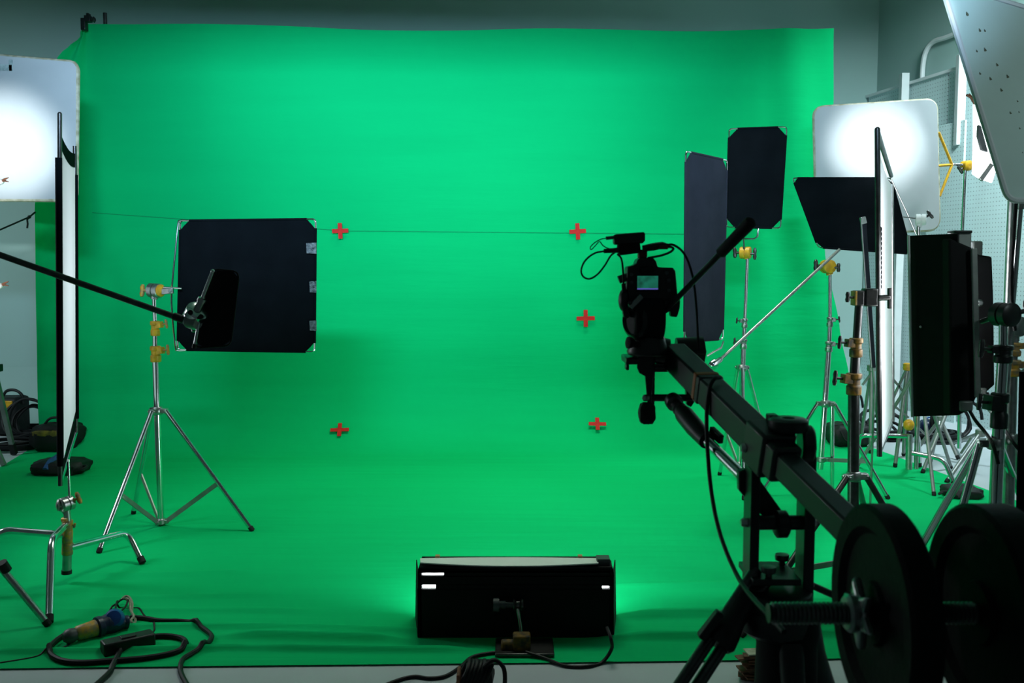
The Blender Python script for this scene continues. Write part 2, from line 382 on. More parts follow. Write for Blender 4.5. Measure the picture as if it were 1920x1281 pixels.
rows = [row_at(z, 0, z) for z in zs]
nrow = len(rows[0])
for k in range(0, 5):
    for i, v in enumerate(rows[k]):
        x = i/nrow; v.z -= (0.035*math.sin(math.pi*x)+0.014*math.sin(17*x)*x*(1-x)*4+.10*max(0, 1-x/.13)**2)*(1-k/5)
for k in range(1, 13):
    a = math.pi/2*k/12; rows.append(row_at(RC*(1-math.sin(a)), RC*(1-math.cos(a)), 0.006+RC*(1-math.sin(a))*0.988))
last = rows[-1]; NF = 150; n = nrow
for k in range(1, NF+1):
    t = 1-(1-k/NF)**1.7; r = []
    for i, v in enumerate(last):
        s_ = i/(n-1)
        fp = FRONT_L.lerp(FRONT_R, (v.x-last[0].x)/(last[-1].x-last[0].x)); fp = V((fp.x, fp.y+0.012*math.sin(6.6*s_+0.5), 0))
        p = V((v.x, v.y, 0)).lerp(fp, t); r.append(V((p.x, p.y, floor_h(p.x, p.y))))
    rows.append(r)
mb = MB(); vs = [v for r in rows for v in r]; fs = []
for k in range(len(rows)-1):
    for i in range(n-1): fs.append((k*n+i, k*n+i+1, (k+1)*n+i+1, (k+1)*n+i))
mb.add(vs, fs)
cloth = mb.build('green_screen', M['green'], base=(0, 5, 0), angle=80)
tag(cloth, 'huge wrinkled green cloth hanging at the back and sweeping over the floor', 'backdrop')
def cloth_at(px, py, off=0.004):
    """point on the hanging cloth seen at a pixel"""
    c = V((0, 0, CAM_H)); d = P(px, py, 5.0)-c; q = WL+WN*(0.012+off)
    t = (q-c).dot(WN)/d.dot(WN); return c+d*t
def cloth_pt_front(px, py):
    p = cloth_at(px, py, 0); s_ = (p-WL).dot(WD)/WLEN
    if p.z < RC:
        f = 1-math.sqrt(max(0, 1-((RC-p.z)/RC)**2)); c = V((0, 0, CAM_H)); d = P(px, py, 5.0)-c
        q = WL+WN*(0.012+RC*f); p = c+d*((q-c).dot(WN)/d.dot(WN))
    b = cloth_wall_point(s_, p.z); off = (p-b).dot(WN)
    return p, s_
seam_pts = []
for i in range(60):
    px = 150+i*(1285-150)/59; py = 397+ (36*min(1, (px-150)/500)) + 6*(px-650)/650*(px > 650)
    p = cloth_at(px, py); s_ = (p-WL).dot(WD)/WLEN; b = cloth_wall_point(s_, p.z); seam_pts.append(b+WN*0.0015)
mb = MB(); mb.tube(seam_pts, 0.0028, 5); s_o = mb.build('seam', M['seam']); s_o.parent = cloth; s_o.location = -cloth.location
# support behind the cloth
bs = thing('backdrop_support', 'dark pole frame behind the green cloth with post tips above its top edge', 'stand', (WL+WR)/2-WN*0.1)
for px, pyt, Yq in ((190, 20, 6.88), (1549, 54, 7.08)):
    t_ = P(px, pyt, Yq); mb = MB(); mb.tube([V((t_.x, Yq+0.06, 0)), V((t_.x, Yq+0.06, TOPZ-0.05)), t_+V((0, .06, 0))], 0.014, 10); mb.build('post', M['dark_steel'], bs)
mb = MB(); mb.tube([WL-WN*0.05+V((0, 0, TOPZ-0.10))-WD*0.04, WR-WN*0.05+V((0, 0, TOPZ-0.10))], 0.02, 10); mb.build('crossbar', M['dark_steel'], bs)
# clamp on the top left corner
c = P(160, 42, 6.77); ck = thing('spring_clamp', 'black screw clamp gripping the top left corner of the green cloth', 'clamp', c)
mb = MB(); k = S(6.33)
mb.pbox(151, 33, 159, 56, 6.74, 0.05); mb.pbox(157, 28, 168, 40, 6.74, 0.05); mb.pbox(161, 24, 166, 34, 6.74, .04); mb.build('jaw', M['black_metal'], ck, bevel=0.004)
mb = MB(); mb.cyl(P(166, 37, 6.76), P(175, 37, 6.76), .008); mb.lathe(P(174, 37, 6.76), (1, 0, 0), [(.012, 0), (.022, .008), (.012, .018)]); mb.build('screw_knob', M['black_metal'], ck)
# guy cord pulling the left edge
pts = [P(-60, 455, 6.0), P(0, 431, 6.15), P(55, 407, 6.35), P(66, 398, 6.44)]
mb = MB(); mb.tube(pts, .006, 6); mb.tube([P(55, 407, 6.35), P(51, 412, 6.35), P(52, 420, 6.35), P(51, 428, 6.35)], .006, 6); mb.ball(P(55, 407, 6.35), .012)
o = mb.build('guy_cord', M['cable'], base=P(0, 431, 5.7)); tag(o, 'thin dark cord pulling the left edge of the green cloth outwards', 'cord')

# red tracking crosses
def cross(px, py, sx, sy, tilt, label):
    p, s_ = cloth_pt_front(px, py)
    p = p+WN*0.004; k = p.y/F; u, v_ = WD, V((0, 0, 1))
    if p.z < RC:
        ang = math.asin(min(1, (RC-p.z)/RC)); v_ = (V((0, 0, 1))*math.cos(ang)-WN*math.sin(ang)).normalized()
    nrm = u.cross(v_).normalized(); nrm = nrm if nrm.dot(WN) > 0 else -nrm
    ct, st = math.cos(tilt), math.sin(tilt); u2, v2 = u*ct+v_*st, v_*ct-u*st
    t = thing('tracking_cross', label, 'tape mark', p, 'red tracking crosses on the green cloth')
    for j, (d_, L_) in enumerate(((u2, sx), (v2, sy))):
        mb = MB(); R = Matrix((d_, nrm.cross(d_), nrm)).transposed()
        mb.box(p+nrm*(0.0015+0.002*j), (L_*k, 7.6*k, 0.002), R); mb.build('tape_strip', M['red'], t)
cross(638, 433, 30, 29, 0.04, 'red tape cross at upper left, beside the square black flag')
cross(1083, 434, 31, 30, 0.06, 'red tape cross at upper right, just left of the video camera accessory')
cross(1098, 597, 34, 32, 0.02, 'red tape cross halfway down, left of the camera head')
cross(637, 806, 35, 30, 0.03, 'red tape cross at lower left, right of the silver tripod stand')
cross(1120, 795, 33, 27, -0.03, 'red tape cross at lower right, left of the hanging jib handle')

# ------------------------------------------------------------------ stand kit
def knob(mb, c, d, r=0.012, L=0.035, bar=0.045, side=(0, 0, 1)):
    d = V(d).normalized(); mb.cyl(c, V(c)+d*L, r*0.55, None, 10); e = V(c)+d*L; s_ = V(side)
    s_ = (s_-d*s_.dot(d)).normalized(); mb.tube([e-s_*bar/2, e-s_*bar/4, e, e+s_*bar/4, e+s_*bar/2], r, 10, [r*.55, r*.9, r*.7, r*.9, r*.55])
def grip_head(parent, c, axis, r, m, mk, neck=None, knob_dir=None, name='grip_head', km='dark_steel'):
    c = V(c); a = V(axis).normalized(); mb = MB()
    mb.lathe(c, a, [(r*.35, -r*.95), (r*.9, -r*.9), (r, -r*.8), (r, -r*.1), (r*.85, -r*.06), (r*.85, r*.06), (r, r*.1), (r, r*.75), (r*.85, r*.85), (r*.3, r*.9)], 20)
    if neck: mb.cyl(c, V(neck), r*.5, None, 12)
    o = mb.build(name, M[m], parent, bevel=0.0); kb = MB(); kd = V(knob_dir) if knob_dir else -a
    knob(kb, c+kd.normalized()*r*.8, kd, r*.38, r*1.0, r*1.7, side=(0, .3, 1)); kb.build('knob', M[km], o); return o
def collar(parent, c, wd, h, kd, m, mk='dark_steel', ax=None, klen=1.0):
    """sleeve with a boss and a T handle"""
    c = V(c); ax = V(ax or (0, 0, 1)).normalized(); mb = MB(); r = wd/2
    mb.lathe(c, ax, [(r*.9, -h/2), (r, -h/2+.003), (r, -h*.1), (r*.82, -h*.05), (r*.82, h*.2), (r*1.05, h*.25), (r*1.05, h/2-.003), (r*.9, h/2)], 16)
    kd = V(kd).normalized(); mb.bar(c+ax*h*.2, c+ax*h*.2+kd*r*1.7, h*.42, h*.42)
    o = mb.build('collar', M[m], parent, bevel=0.002); kb = MB(); knob(kb, c+ax*h*.2+kd*r*1.5, kd, r*.36, r*1.3*klen, r*2.0); kb.build('knob', M[mk], o); return o
def leg(parent, a, b, r, m, foot=True, n='leg', seg=12):
    a, b = V(a), V(b); d = (b-a).normalized(); mb = MB(); mb.cyl(a, b-d*r*1.2, r, None, seg); o = mb.build(n, M[m], parent)
    if foot: mb = MB(); mb.tube([b-d*r*2.0, b-d*r*.3, b], r*1.1, seg, [r*1.08, r*1.1, r*.95]); mb.build('rubber_foot', M['rubber'], o)
    return o
def tripod(parent, hub, feet, r, m, bottom=None, tb=0.62, hubw=0.05, brace_m=None, hub_m='steel', double=False):
    hub = V(hub); mb = MB(); mb.lathe(hub, (0, 0, 1), [(hubw*.45, -.02), (hubw*.55, -.014), (hubw*.55, .014), (hubw*.45, .02)], 16)
    dirs = []
    for f in feet:
        d = V((f.x-hub.x, f.y-hub.y, 0)).normalized(); dirs.append(d); mb.bar(hub, hub+d*hubw*1.05, .03, .024)
        mb.cyl(hub+d*hubw*.95+V((0, 0, .0)).cross(d)+d.cross(V((0, 0, 1)))*.02, hub+d*hubw*.95-d.cross(V((0, 0, 1)))*.02, .006, None, 8)
    mb.build('leg_collar', M[hub_m], parent, bevel=.002)
    for f, d in zip(feet, dirs):
        a = hub+d*hubw*.95; l = leg(parent, a, V(f)+V((0, 0, r*.6)), r, m)
        if bottom is not None:
            q = a.lerp(V(f), tb); sd = d.cross(V((0, 0, 1)))
            for s_ in ((-1, 1) if double else (0,)):
                mb = MB(); mb.bar(q+sd*s_*.012, V(bottom)+d*hubw*.5+sd*s_*.010, .022 if not double else .008, .006 if not double else .008, up=sd)
                mb.build('brace', M[brace_m or m], parent)
    if bottom is not None:
        mb = MB(); mb.lathe(bottom, (0, 0, 1), [(hubw*.4, -.015), (hubw*.5, -.01), (hubw*.5, .012), (hubw*.4, .016)], 14)
        for d in dirs: mb.bar(V(bottom), V(bottom)+d*hubw*.75, .018, .02)
        mb.build('brace_collar', M[hub_m], parent, bevel=.002)
def pole(parent, pts, m, n='riser'):
    """pts: list of (point, radius): one riser per section"""
    for (a, r), (b, _) in zip(pts, pts[1:]): mb = MB(); mb.cyl(a, b, r, None, 14); mb.build(n, M[m], parent)
def rrect(c4, rad, n=5, which=(1, 1, 1, 1)):
    """rounded closed outline through 4 corners"""
    out = []
    for i in range(4):
        p, a, b = V(c4[i]), V(c4[i-1]), V(c4[(i+1) % 4]); d0, d1 = (a-p).normalized(), (b-p).normalized()
        r = rad if which[i] else 0.001
        for k in range(n+1):
            t = k/n; out.append((p+d0*r)*(1-t)**2+p*2*t*(1-t)+(p+d1*r)*t*t)
    return out
def flag(label, c4, cut=0.045, fr=0.0045, fabric='flag', frame='chrome', cat='flag', wave=0.006, name='black_flag', group=None, hem=0.0065, cuts=(1, 1, 1, 1)):
    c4 = [V(p) for p in c4]; t = thing(name, label, cat, c4[3], group)
    mb = MB(); mb.tube(rrect(c4, 0.02), fr, 8, closed=True); mb.build('frame', M[frame], t)
    nrm = (c4[1]-c4[0]).cross(c4[3]-c4[0]).normalized(); NX, NY = 26, 26
    # chamfered sheet as a grid with corners pulled in, two sided
    W_, H_ = (c4[1]-c4[0]).length, (c4[3]-c4[0]).length; fx, fy = cut/W_, cut/H_
    rnd = random.Random(len(label)); ph = [rnd.uniform(0, 6) for _ in range(4)]
    def pt(u, v):
        a = c4[0].lerp(c4[1], u); b = c4[3].lerp(c4[2], u); p = a.lerp(b, v); e = math.sin(math.pi*u)*math.sin(math.pi*v)
        return p+nrm*wave*e*(math.sin(5*u+ph[0]+3*v)+.5*math.sin(8*v+ph[1]))
    vs = []; fs = []
    for side in (1, -1):
        o = len(vs)
        for j in range(NY+1):
            v = j/NY
            dv = min(v, 1-v); lo = fx*max(0, 1-dv/fy) if fy else 0
            ul = lo if cuts[0 if v < .5 else 3] else 0; ur = 1-(lo if cuts[1 if v < .5 else 2] else 0)
            for i in range(NX+1):
                u = ul+(ur-ul)*i/NX; vs.append(pt(u, v)+nrm*side*0.002)
        for j in range(NY):
            for i in range(NX): fs.append((o+j*(NX+1)+i, o+j*(NX+1)+i+1, o+(j+1)*(NX+1)+i+1, o+(j+1)*(NX+1)+i))
    mb = MB(); mb.add(vs, fs)
    for i in range(4):
        a, b = c4[i], c4[(i+1) % 4]; d = (b-a); L_ = d.length; d.normalize(); mid = c4[0].lerp(c4[2], .5)
        ins = ((mid-(a+b)/2).normalized())
        c0, c1 = (cut if cuts[i] else 0.0), (cut if cuts[(i+1) % 4] else 0.0)
        pts = [a+d*(c0+(L_-c0-c1)*k/8) for k in range(9)]
        mb.tube(pts, hem, 8)
    mb.build('cloth', M[fabric], t, angle=70); return t

# ------------------------------------------------------------------ A. silver stand with the square flag
Y = 4.68
st = thing('light_stand', 'silver tripod stand with two yellow collars holding the square black flag', 'stand', V((P(302, 980, Y).x, Y, 0)))
k = S(Y)
pole(st, [(P(289, 556, Y), .0105), (P(291, 605, Y), .0125), (P(291, 655, Y), .016), (P(302, 982, Y), .016)], 'chrome')
grip_head(st, P(291, 545, Y), (1, -.35, -.05), .036, 'steel', 'yellow', neck=P(289, 561, Y), knob_dir=(-1, 0, 0), km='yellow_worn')
mb = MB(); mb.lathe(P(299, 545, Y-.012), (1, -.35, 0), [(.030, 0), (.031, .012), (.02, .02)], 18); mb.build('grip_plate', M['yellow'], st)
mb = MB(); mb.bar(P(302, 547, Y-.02), P(325, 545, Y-.02), .03, .014, up=(0, 1, 0)); mb.cyl(P(318, 546, Y-.035), P(318, 546, Y-.005), .008); mb.build('clamp_plate', M['steel'], st, bevel=.003)
mb = MB(); mb.cyl(P(300, 539, Y-.01), P(341, 541, Y-.01), .0055); mb.build('pin', M['chrome'], st)
ax = P(291, 600, Y)-P(302, 980, Y)
collar(st, P(291, 616, Y), .045, 28*k, (1, -.2, .15), 'yellow', 'yellow_worn', ax)
collar(st, P(292, 664, Y), .052, 30*k, (1, -.3, .1), 'yellow', 'yellow_worn', ax)
tripod(st, P(295, 770, Y), [G(185, 1040), G(474, 998), G(250, 966)], .0118, 'chrome', P(302, 978, Y), .60, .052, 'alu')
c4 = [P(338, 414, 4.70), P(592, 411, 4.70), P(590, 660, 4.70), P(333, 656, 4.70)]
fl = flag('square black flag with cloudy tape patches on its right edge, on the left silver stand', c4, .045)
mb = MB(); mb.tube(spline([P(348, 413, 4.70), P(338, 414, 4.70), P(334, 420, 4.70), P(329, 470, 4.69), P(322, 545, 4.68), P(323, 590, 4.69), P(329, 650, 4.7), P(334, 658, 4.7), P(348, 658, 4.7)], 6), .0045, 8); mb.build('bow_handle', M['chrome'], fl)
for i, (x0, y0, x1, y1) in enumerate(((574, 455, 593, 476), (580, 527, 593, 549), (580, 601, 593, 621))):
    mb = MB(); mb.ppoly([(x0, y0+1), (x1, y0), (x1, y1), (x0+1, y1-1)], 4.685, .007); mb.build('tape_patch', M['clear_tape'], fl)

# ------------------------------------------------------------------ B. boom with small flag, and its stand
Yb = 3.0
bt = thing('boom', 'long black boom pole with chrome grip head reaching in from the left edge', 'boom arm', P(-150, 425, Yb))
mb = MB(); mb.cyl(P(-170, 418, Yb), P(336, 597, Yb), .0105, .0098, 14); mb.build('pole', M['dark_steel'], bt)
mb = MB(); mb.cyl(P(326, 593, Yb), P(350, 602, Yb), .013); mb.build('end_sleeve', M['black_metal'], bt)
gh = grip_head(bt, P(366, 592, Yb), (.45, -.5, .55), .036, 'chrome', 'steel', neck=P(352, 604, Yb), knob_dir=(-.3, .8, -.4))
mb = MB(); mb.cyl(P(369, 584, Yb-.02), P(379, 562, Yb-.02), .0125); mb.cyl(P(377, 566, Yb-.02), P(380, 560, Yb-.02), .0145); mb.build('socket', M['steel'], bt)
mb = MB(); mb.cyl(P(354, 601, Yb-.01), P(372, 606, Yb-.025), .024, .020); mb.build('lower_jaw', M['alu'], bt)
for (a, b) in (((357, 586), (360, 587)), ((377, 594), (380, 595))):
    mb = MB(); mb.cyl(P(*a, Yb-.045), P(*a, Yb-.030), .008); mb.build('bolt', M['matte'], bt)
sf = flag('small dark flag on chrome rod in front of the square black flag', [P(398, 505, Yb), P(448, 510, Yb), P(432, 648, Yb), P(366, 652, Yb)], .02, .003, wave=.002, name='finger_flag', hem=.004, fabric='matte', frame='matte')
mb = MB(); mb.cyl(P(399, 509, Yb-.02), P(377, 566, Yb-.02), .0062); mb.cyl(P(373, 606, Yb-.02), P(365, 650, Yb-.02), .0055); mb.ball(P(399, 509, Yb-.02), .007); mb.build('rod', M['chrome'], sf)
mb = MB(); mb.cyl(P(365, 645, Yb-.02), P(364, 653, Yb-.02), .007); mb.build('rod_tip', M['rubber'], sf)
bs_ = thing('boom_stand', 'dark steel stand whose one leg reaches in at the lower left edge', 'stand', G(-170, 1190))
cx = G(-170, 1190)
pole(bs_, [(V((cx.x, cx.y, .12)), .02), (V((cx.x, cx.y, .95)), .016), (P(-170, 418, Yb)-V((0, 0, .03)), .013)], 'steel')
tripod(bs_, V((cx.x, cx.y, .62)), [G(92, 1177), G(-320, 1262), G(-330, 1085)], .0125, 'steel', V((cx.x, cx.y, .15)), .60, .05, 'black_metal')
lp = V((cx.x, cx.y, .62)).lerp(G(92, 1177), .64)
mb = MB(); mb.cyl(P(3, 1055, lp.y-.25), P(13, 1070, lp.y-.235), .0165); mb.build('brace_clip', M['rubber'], bs_)
grip_head(bs_, P(-170, 418, Yb), (0, -1, 0), .036, 'steel', 'steel')

# ------------------------------------------------------------------ C. turtle-base stand and tall white frame at left
Yc = 3.80
cs = thing('century_stand', 'low chrome stand with bent legs and worn yellow column at lower left', 'stand', V((P(125, 1075, Yc).x, Yc, 0)))
cs.location = V((P(125, 1075, Yc).x, Yc, 0)); k = S(Yc)
pole(cs, [(P(125, 1072, Yc), .0185), (P(126, 1040, Yc), .0185)], 'steel', 'column')
mb = MB(); mb.cyl(P(125, 1076, Yc), P(125, 1069, Yc), .0205); mb.build('column_cap', M['rubber'], cs)
for (y0, y1, r) in ((1040, 1018, .022), (1018, 995, .0205), (995, 976, .021)):
    mb = MB(); a, b = P(126, y0, Yc), P(127, y1, Yc); mb.lathe(a, b-a, [(r*.95, 0), (r, .003), (r, (b-a).length-.003), (r*.95, (b-a).length)], 16); mb.build('leg_hub', M['yellow_worn'], cs)
mb = MB(); mb.cyl(P(127, 978, Yc), P(125, 955, Yc), .014); mb.build('neck', M['steel'], cs)
mb = MB(); mb.cyl(P(118, 975, Yc), P(128, 975, Yc-.01), .011); knob(mb, P(131, 983, Yc), (1, 0, -.3), .006, .02, .02); mb.build('leg_lock', M['yellow_worn'], cs)
def bent_leg(parent, a, b, f, r, m, rb=.06):
    a, b, f = V(a), V(b), V(f); d0 = (a-b).normalized(); d1 = (f-b).normalized(); pts = [a]
    for i in range(9): t = i/8; pts.append((b+d0*rb)*(1-t)**2+b*2*t*(1-t)+(b+d1*rb)*t*t)
    pts.append(f-d1*.02); mb = MB(); mb.tube(pts, r, 14); o = mb.build('leg', M[m], parent)
    mb = MB(); mb.tube([f-d1*.030, f-d1*.002], r*1.05, 14); mb.build('rubber_foot', M['rubber'], o)
f1, f2, f3 = G(268, 1056, .012), G(92, 1168, .012), G(-60, 1120, .012)
bent_leg(cs, P(131, 1027, Yc), P(240, 998, 4.12), f1, .0148, 'chrome')
bent_leg(cs, P(124, 984, Yc-.01), P(97, 1012, 3.55), f2, .0148, 'chrome')
bent_leg(cs, P(120, 1003, Yc), P(-5, 993, 3.70), f3, .0148, 'chrome')
grip_head(cs, P(125, 945, Yc), (.5, .8, .1), .030, 'steel', 'yellow', neck=P(124, 962, Yc), knob_dir=(1, .1, .5), km='yellow_worn')
mb = MB(); mb.lathe(P(114, 947, Yc-.02), (-1, -.3, 0), [(.006, -.02), (.012, 0), (.026, .005), (.024, .012), (.008, .018)], 16); mb.build('wing_nut', M['alu'], cs)
Yn, Yf = 3.72, 4.55
fl = thing('diffusion_frame', 'tall narrow frame of white cloth at left, seen almost edge on above the bent-leg stand', 'diffusion frame', P(113, 912, Yn))
n0, n1, f0, f1_ = P(113, 250, Yn), P(113, 905, Yn), P(141, 287, Yf), P(143, 800, Yf)
mb = MB(); mb.cyl(P(112, 214, Yn), P(112, 300, Yn), .0085); mb.cyl(P(113, 870, Yn), P(113, 911, Yn), .0085); mb.ball(P(112, 214, Yn), .0085); mb.build('rail', M['dark_steel'], fl)
mb = MB(); mb.cyl(P(110, 296, Yn), P(113, 874, Yn), .013); mb.build('rail_sleeve', M['flag'], fl)
mb = MB(); mb.cyl(P(140, 274, Yf), P(141, 330, Yf), .009); mb.cyl(P(143, 780, Yf), P(143, 812, Yf), .009); mb.build('rail', M['dark_steel'], fl)
mb = MB(); mb.cyl(P(141, 328, Yf), P(143, 785, Yf), .0125); mb.build('rail_sleeve', M['flag'], fl)
for a_, b_ in ((n1+V((0, 0, -.01)), f1_+V((0, 0, -.03))),): mb = MB(); mb.cyl(a_, b_, .006); mb.build('crossbar', M['chrome'], fl)
def silk_sheet(parent, a0, a1, b0, b1, scallop, nm='sheet', m='silk', low=0.0, bow=0.0):
    """a = near rail top/bottom, b = far rail; scalloped top edge"""
    vs = []; fs = []; NX, NY = 16, 30; nr = (V(b0)-V(a0)).cross(V(a1)-V(a0)).normalized()
    for j in range(NY+1):
        v = j/NY
        for i in range(NX+1):
            u = i/NX; cv = scallop*math.sin(math.pi*u)
            top, bot = V(a0).lerp(V(b0), u)-V((0, 0, cv)), V(a1).lerp(V(b1), u)+V((0, 0, low*math.sin(math.pi*u)))
            vs.append(top.lerp(bot, v)+nr*bow*math.sin(math.pi*u)*math.sin(math.pi*v))
    for j in range(NY):
        for i in range(NX): fs.append((j*(NX+1)+i, j*(NX+1)+i+1, (j+1)*(NX+1)+i+1, (j+1)*(NX+1)+i))
    mb = MB(); mb.add(vs, fs); return mb.build(nm, M[m], parent, angle=80)
silk_sheet(fl, P(114, 278, Yn), P(115, 878, Yn), P(141, 314, Yf), P(142, 770, Yf), .022)
silk_sheet(fl, P(114, 252, Yn), P(114, 279, Yn), P(141, 288, Yf), P(141, 315, Yf), .022, 'hem', 'flag', low=-.022)
silk_sheet(fl, P(114, 877, Yn), P(114, 904, Yn), P(143, 769, Yf), P(143, 798, Yf), .02, 'hem', 'flag')
mb = MB(); mb.cyl(P(131, 941, Yc), P(128, 862, Yc), .0055); mb.build('mount_rod', M['chrome'], fl)

# ------------------------------------------------------------------ D. white bounce board at left
def board(label, c4, th, rad, name, fm='board', em='tape', edge=.012, back=None, n=6):
    c4 = [V(p) for p in c4]; t = thing(name, label, 'bounce board', c4[3])
    nr = (c4[1]-c4[0]).cross(c4[3]-c4[0]).normalized()
    if nr.y > 0: nr = -nr
    ol = rrect(c4, rad, n); mb = MB(); mb.prism([p-nr*th for p in ol], nr*th); mb.build('sheet', M[fm], t)
    mb = MB(); mb.tube([p-nr*th/2 for p in ol], edge, 8, closed=True, radii=[edge*random.uniform(.8, 1.15) for _ in ol]); mb.build('edge_tape', M[em], t); return t
Yl = 5.4
bl = board('white bounce board with a hot spot, cut off by the left edge', [P(-250, 83, Yl), P(143, 117, Yl), P(141, 374, Yl), P(-250, 372, Yl)], .03, .045, 'bounce_board', edge=.014)
for q in ([(0, 120), (22, 122), (22, 133), (0, 132)], [(16, 112), (23, 112), (23, 133), (17, 133)]):
    mb = MB(); mb.ppoly(q, Yl-.004, .006); mb.build('tape_patch', M['pale_tape'], bl)
bst = thing('board_stand', 'stand holding the left bounce board, outside the left edge', 'stand', V((P(-190, 600, 5.55).x, 5.55, 0)))
pole(bst, [(V((P(-190, 600, 5.55).x, 5.55, .1)), .016), (V((P(-190, 600, 5.55).x, 5.55, 1.9)), .014)], 'steel')
cc = V((P(-190, 600, 5.55).x, 5.55, .6)); tripod(bst, cc, [cc+V((-.4, -.3, -.6)), cc+V((.4, -.3, -.6)), cc+V((0, .5, -.6))], .012, 'steel')
for yy, lab in ((338, 'small pronged clamp in front of the left bounce board'), (533, 'small pronged clamp at left edge, above the black boom')):
    t = thing('pronged_clamp', lab, 'clamp', P(2, yy, 4.6)); mb = MB()
    mb.ball(P(-4, yy+3, 4.6), (.03, .02, .016)); mb.build('clamp_body', M['panel_white'], t)
    for dy in (-5, 3): mb = MB(); mb.tube([P(2, yy+2, 4.6), P(9, yy+dy*.4, 4.59), P(16, yy+dy, 4.58)], .005, 6, [.006, .005, .002]); mb.build('prong', M['brown'], t)
    mb = MB(); mb.cyl(P(-6, yy+4, 4.6), P(-120, yy+30, 4.6), .008); mb.build('rod', M['steel'], t)

# ------------------------------------------------------------------ E. clutter at the left rear
def on(px, py): return G(px, py)
g = G(98, 851); t = thing('tool_bag', 'black soft bag with faded yellow print behind the left white frame', 'bag', g)
mb = MB(); mb.pillow(g+V((0, .12, .10)), (.37, .24, .205), seed=3); mb.build('body', M['bag'], t)
for sx_, sz_, dx_, dz_ in ((.07, .022, -.075, .142), (.06, .03, .03, .135)):
    mb = MB(); mb.pillow(g+V((dx_, .016, dz_)), (sx_*2, .03, sz_*2), seed=int(sx_*100)); mb.build('print', M['bag_yellow'], t)
mb = MB(); mb.tube(spline([g+V((-.10, .1, .19)), g+V((-.06, .1, .235)), g+V((0, .1, .245)), g+V((.08, .1, .23)), g+V((.13, .1, .19))], 6), .009, 8); mb.build('handle', M['bag'], t)
g = G(92, 895); t = thing('sandbag', 'flat dark sandbag with blue band on the green cloth at left', 'sandbag', g)
mb = MB(); mb.pillow(g+V((0.02, .12, .045)), (.33, .26, .10), seed=5); mb.build('body', M['bag'], t)
mb = MB(); vs = []
mb.tube([g+V((-.015, -.012, .05)), g+V((-.01, .04, .088)), g+V((0, .12, .105)), g+V((.01, .2, .088))], .02, 6); mb.build('band', M['bluecloth'], t)
mb = MB(); mb.tube(spline([g+V((.15, .02, .03)), g+V((.21, 0, .05)), g+V((.22, .05, .06)), g+V((.16, .08, .05))], 5), .008, 6); mb.build('strap', M['bag'], t)
def coil(label, c, r, n, name='cable_coil', tr=.009, tilt=0.0, seed=1, spread=.05, squash=.8, m='cable', group=None):
    rnd = random.Random(seed); pts = []; c = V(c); R = Matrix.Rotation(tilt, 3, 'X')
    for k in range(n*14+1):
        a = 2*math.pi*k/14; rr = r*(1+.16*math.sin(a*.37+seed)+rnd.uniform(-.05, .05))
        z = tr+2*tr*(k/14/ n)*n*.55 if not tilt else spread*math.sin(a*.31+seed)
        p = V((rr*math.cos(a)+.25*r*math.sin(k*.05+seed), rr*squash*math.sin(a), z)); pts.append(c+(R@p))
    if tilt:
        mn = min(p.z for p in pts); pts = [p-V((0, 0, mn-tr)) for p in pts]
    mb = MB(); mb.tube(spline(pts, 2), tr, 7); o = mb.build(name, M[m], base=(c.x, c.y, 0)); tag(o, label, 'cable', group); return o
coil('flat coil of black cable on the pale floor beside the left black case', G(35, 842), .20, 4, seed=2, tr=.011)
coil('upright tangle of black cable leaning behind the black case at left', G(58, 822), .14, 4, seed=4, tr=.011, tilt=1.1, squash=1.0)
coil('flat black cable loops on pale floor behind the yellow-print bag', G(60, 812), .22, 3, seed=9, tr=.010)
g = G(8, 818); t = thing('equipment_case', 'black case with yellow patch at the left edge behind an aluminium leg', 'case', g)
mb = MB(); mb.box(g+V((-.02, .12, .15)), (.24, .22, .30)); mb.build('body', M['bag'], t, bevel=.03)
mb = MB(); mb.box(g+V((.04, .0, .25)), (.07, .015, .06)); mb.build('patch', M['yellow'], t, bevel=.006)
mb = MB(); mb.tube(spline([g+V((-.06, .1, .29)), g+V((-.02, .1, .345)), g+V((.05, .1, .35)), g+V((.10, .1, .31)), g+V((.11, .1, .24))], 6), .012, 8); mb.build('handle', M['bag'], t)
t = thing('ladder_stand', 'square aluminium stand leg with black foot at the left edge', 'stand', G(26, 853))
f_ = G(27, 854); a_ = P(-12, 690, f_.y-.25)
mb = MB(); mb.bar(a_, a_.lerp(f_, .87), .034, .026, up=(0, 1, 0)); mb.build('leg', M['alu'], t, bevel=.003)
mb = MB(); mb.bar(a_.lerp(f_, .86), f_+V((0, 0, .01)), .040, .032, up=(0, 1, 0)); mb.build('rubber_foot', M['rubber'], t, bevel=.004)
f2_ = G(8, 876); mb = MB(); mb.bar(P(-45, 760, f2_.y), f2_+V((0, 0, .01)), .03, .026, up=(0, 1, 0)); mb.build('leg', M['alu'], t, bevel=.003)
f3_ = V((a_.x-.5, f_.y+.15, 0)); mb = MB(); mb.bar(a_, f3_+V((0, 0, .01)), .034, .026, up=(0, 1, 0)); mb.build('leg', M['alu'], t, bevel=.003)
mb = MB(); mb.box(a_, (.10, .06, .05)); mb.build('hinge', M['black_metal'], t, bevel=.005)

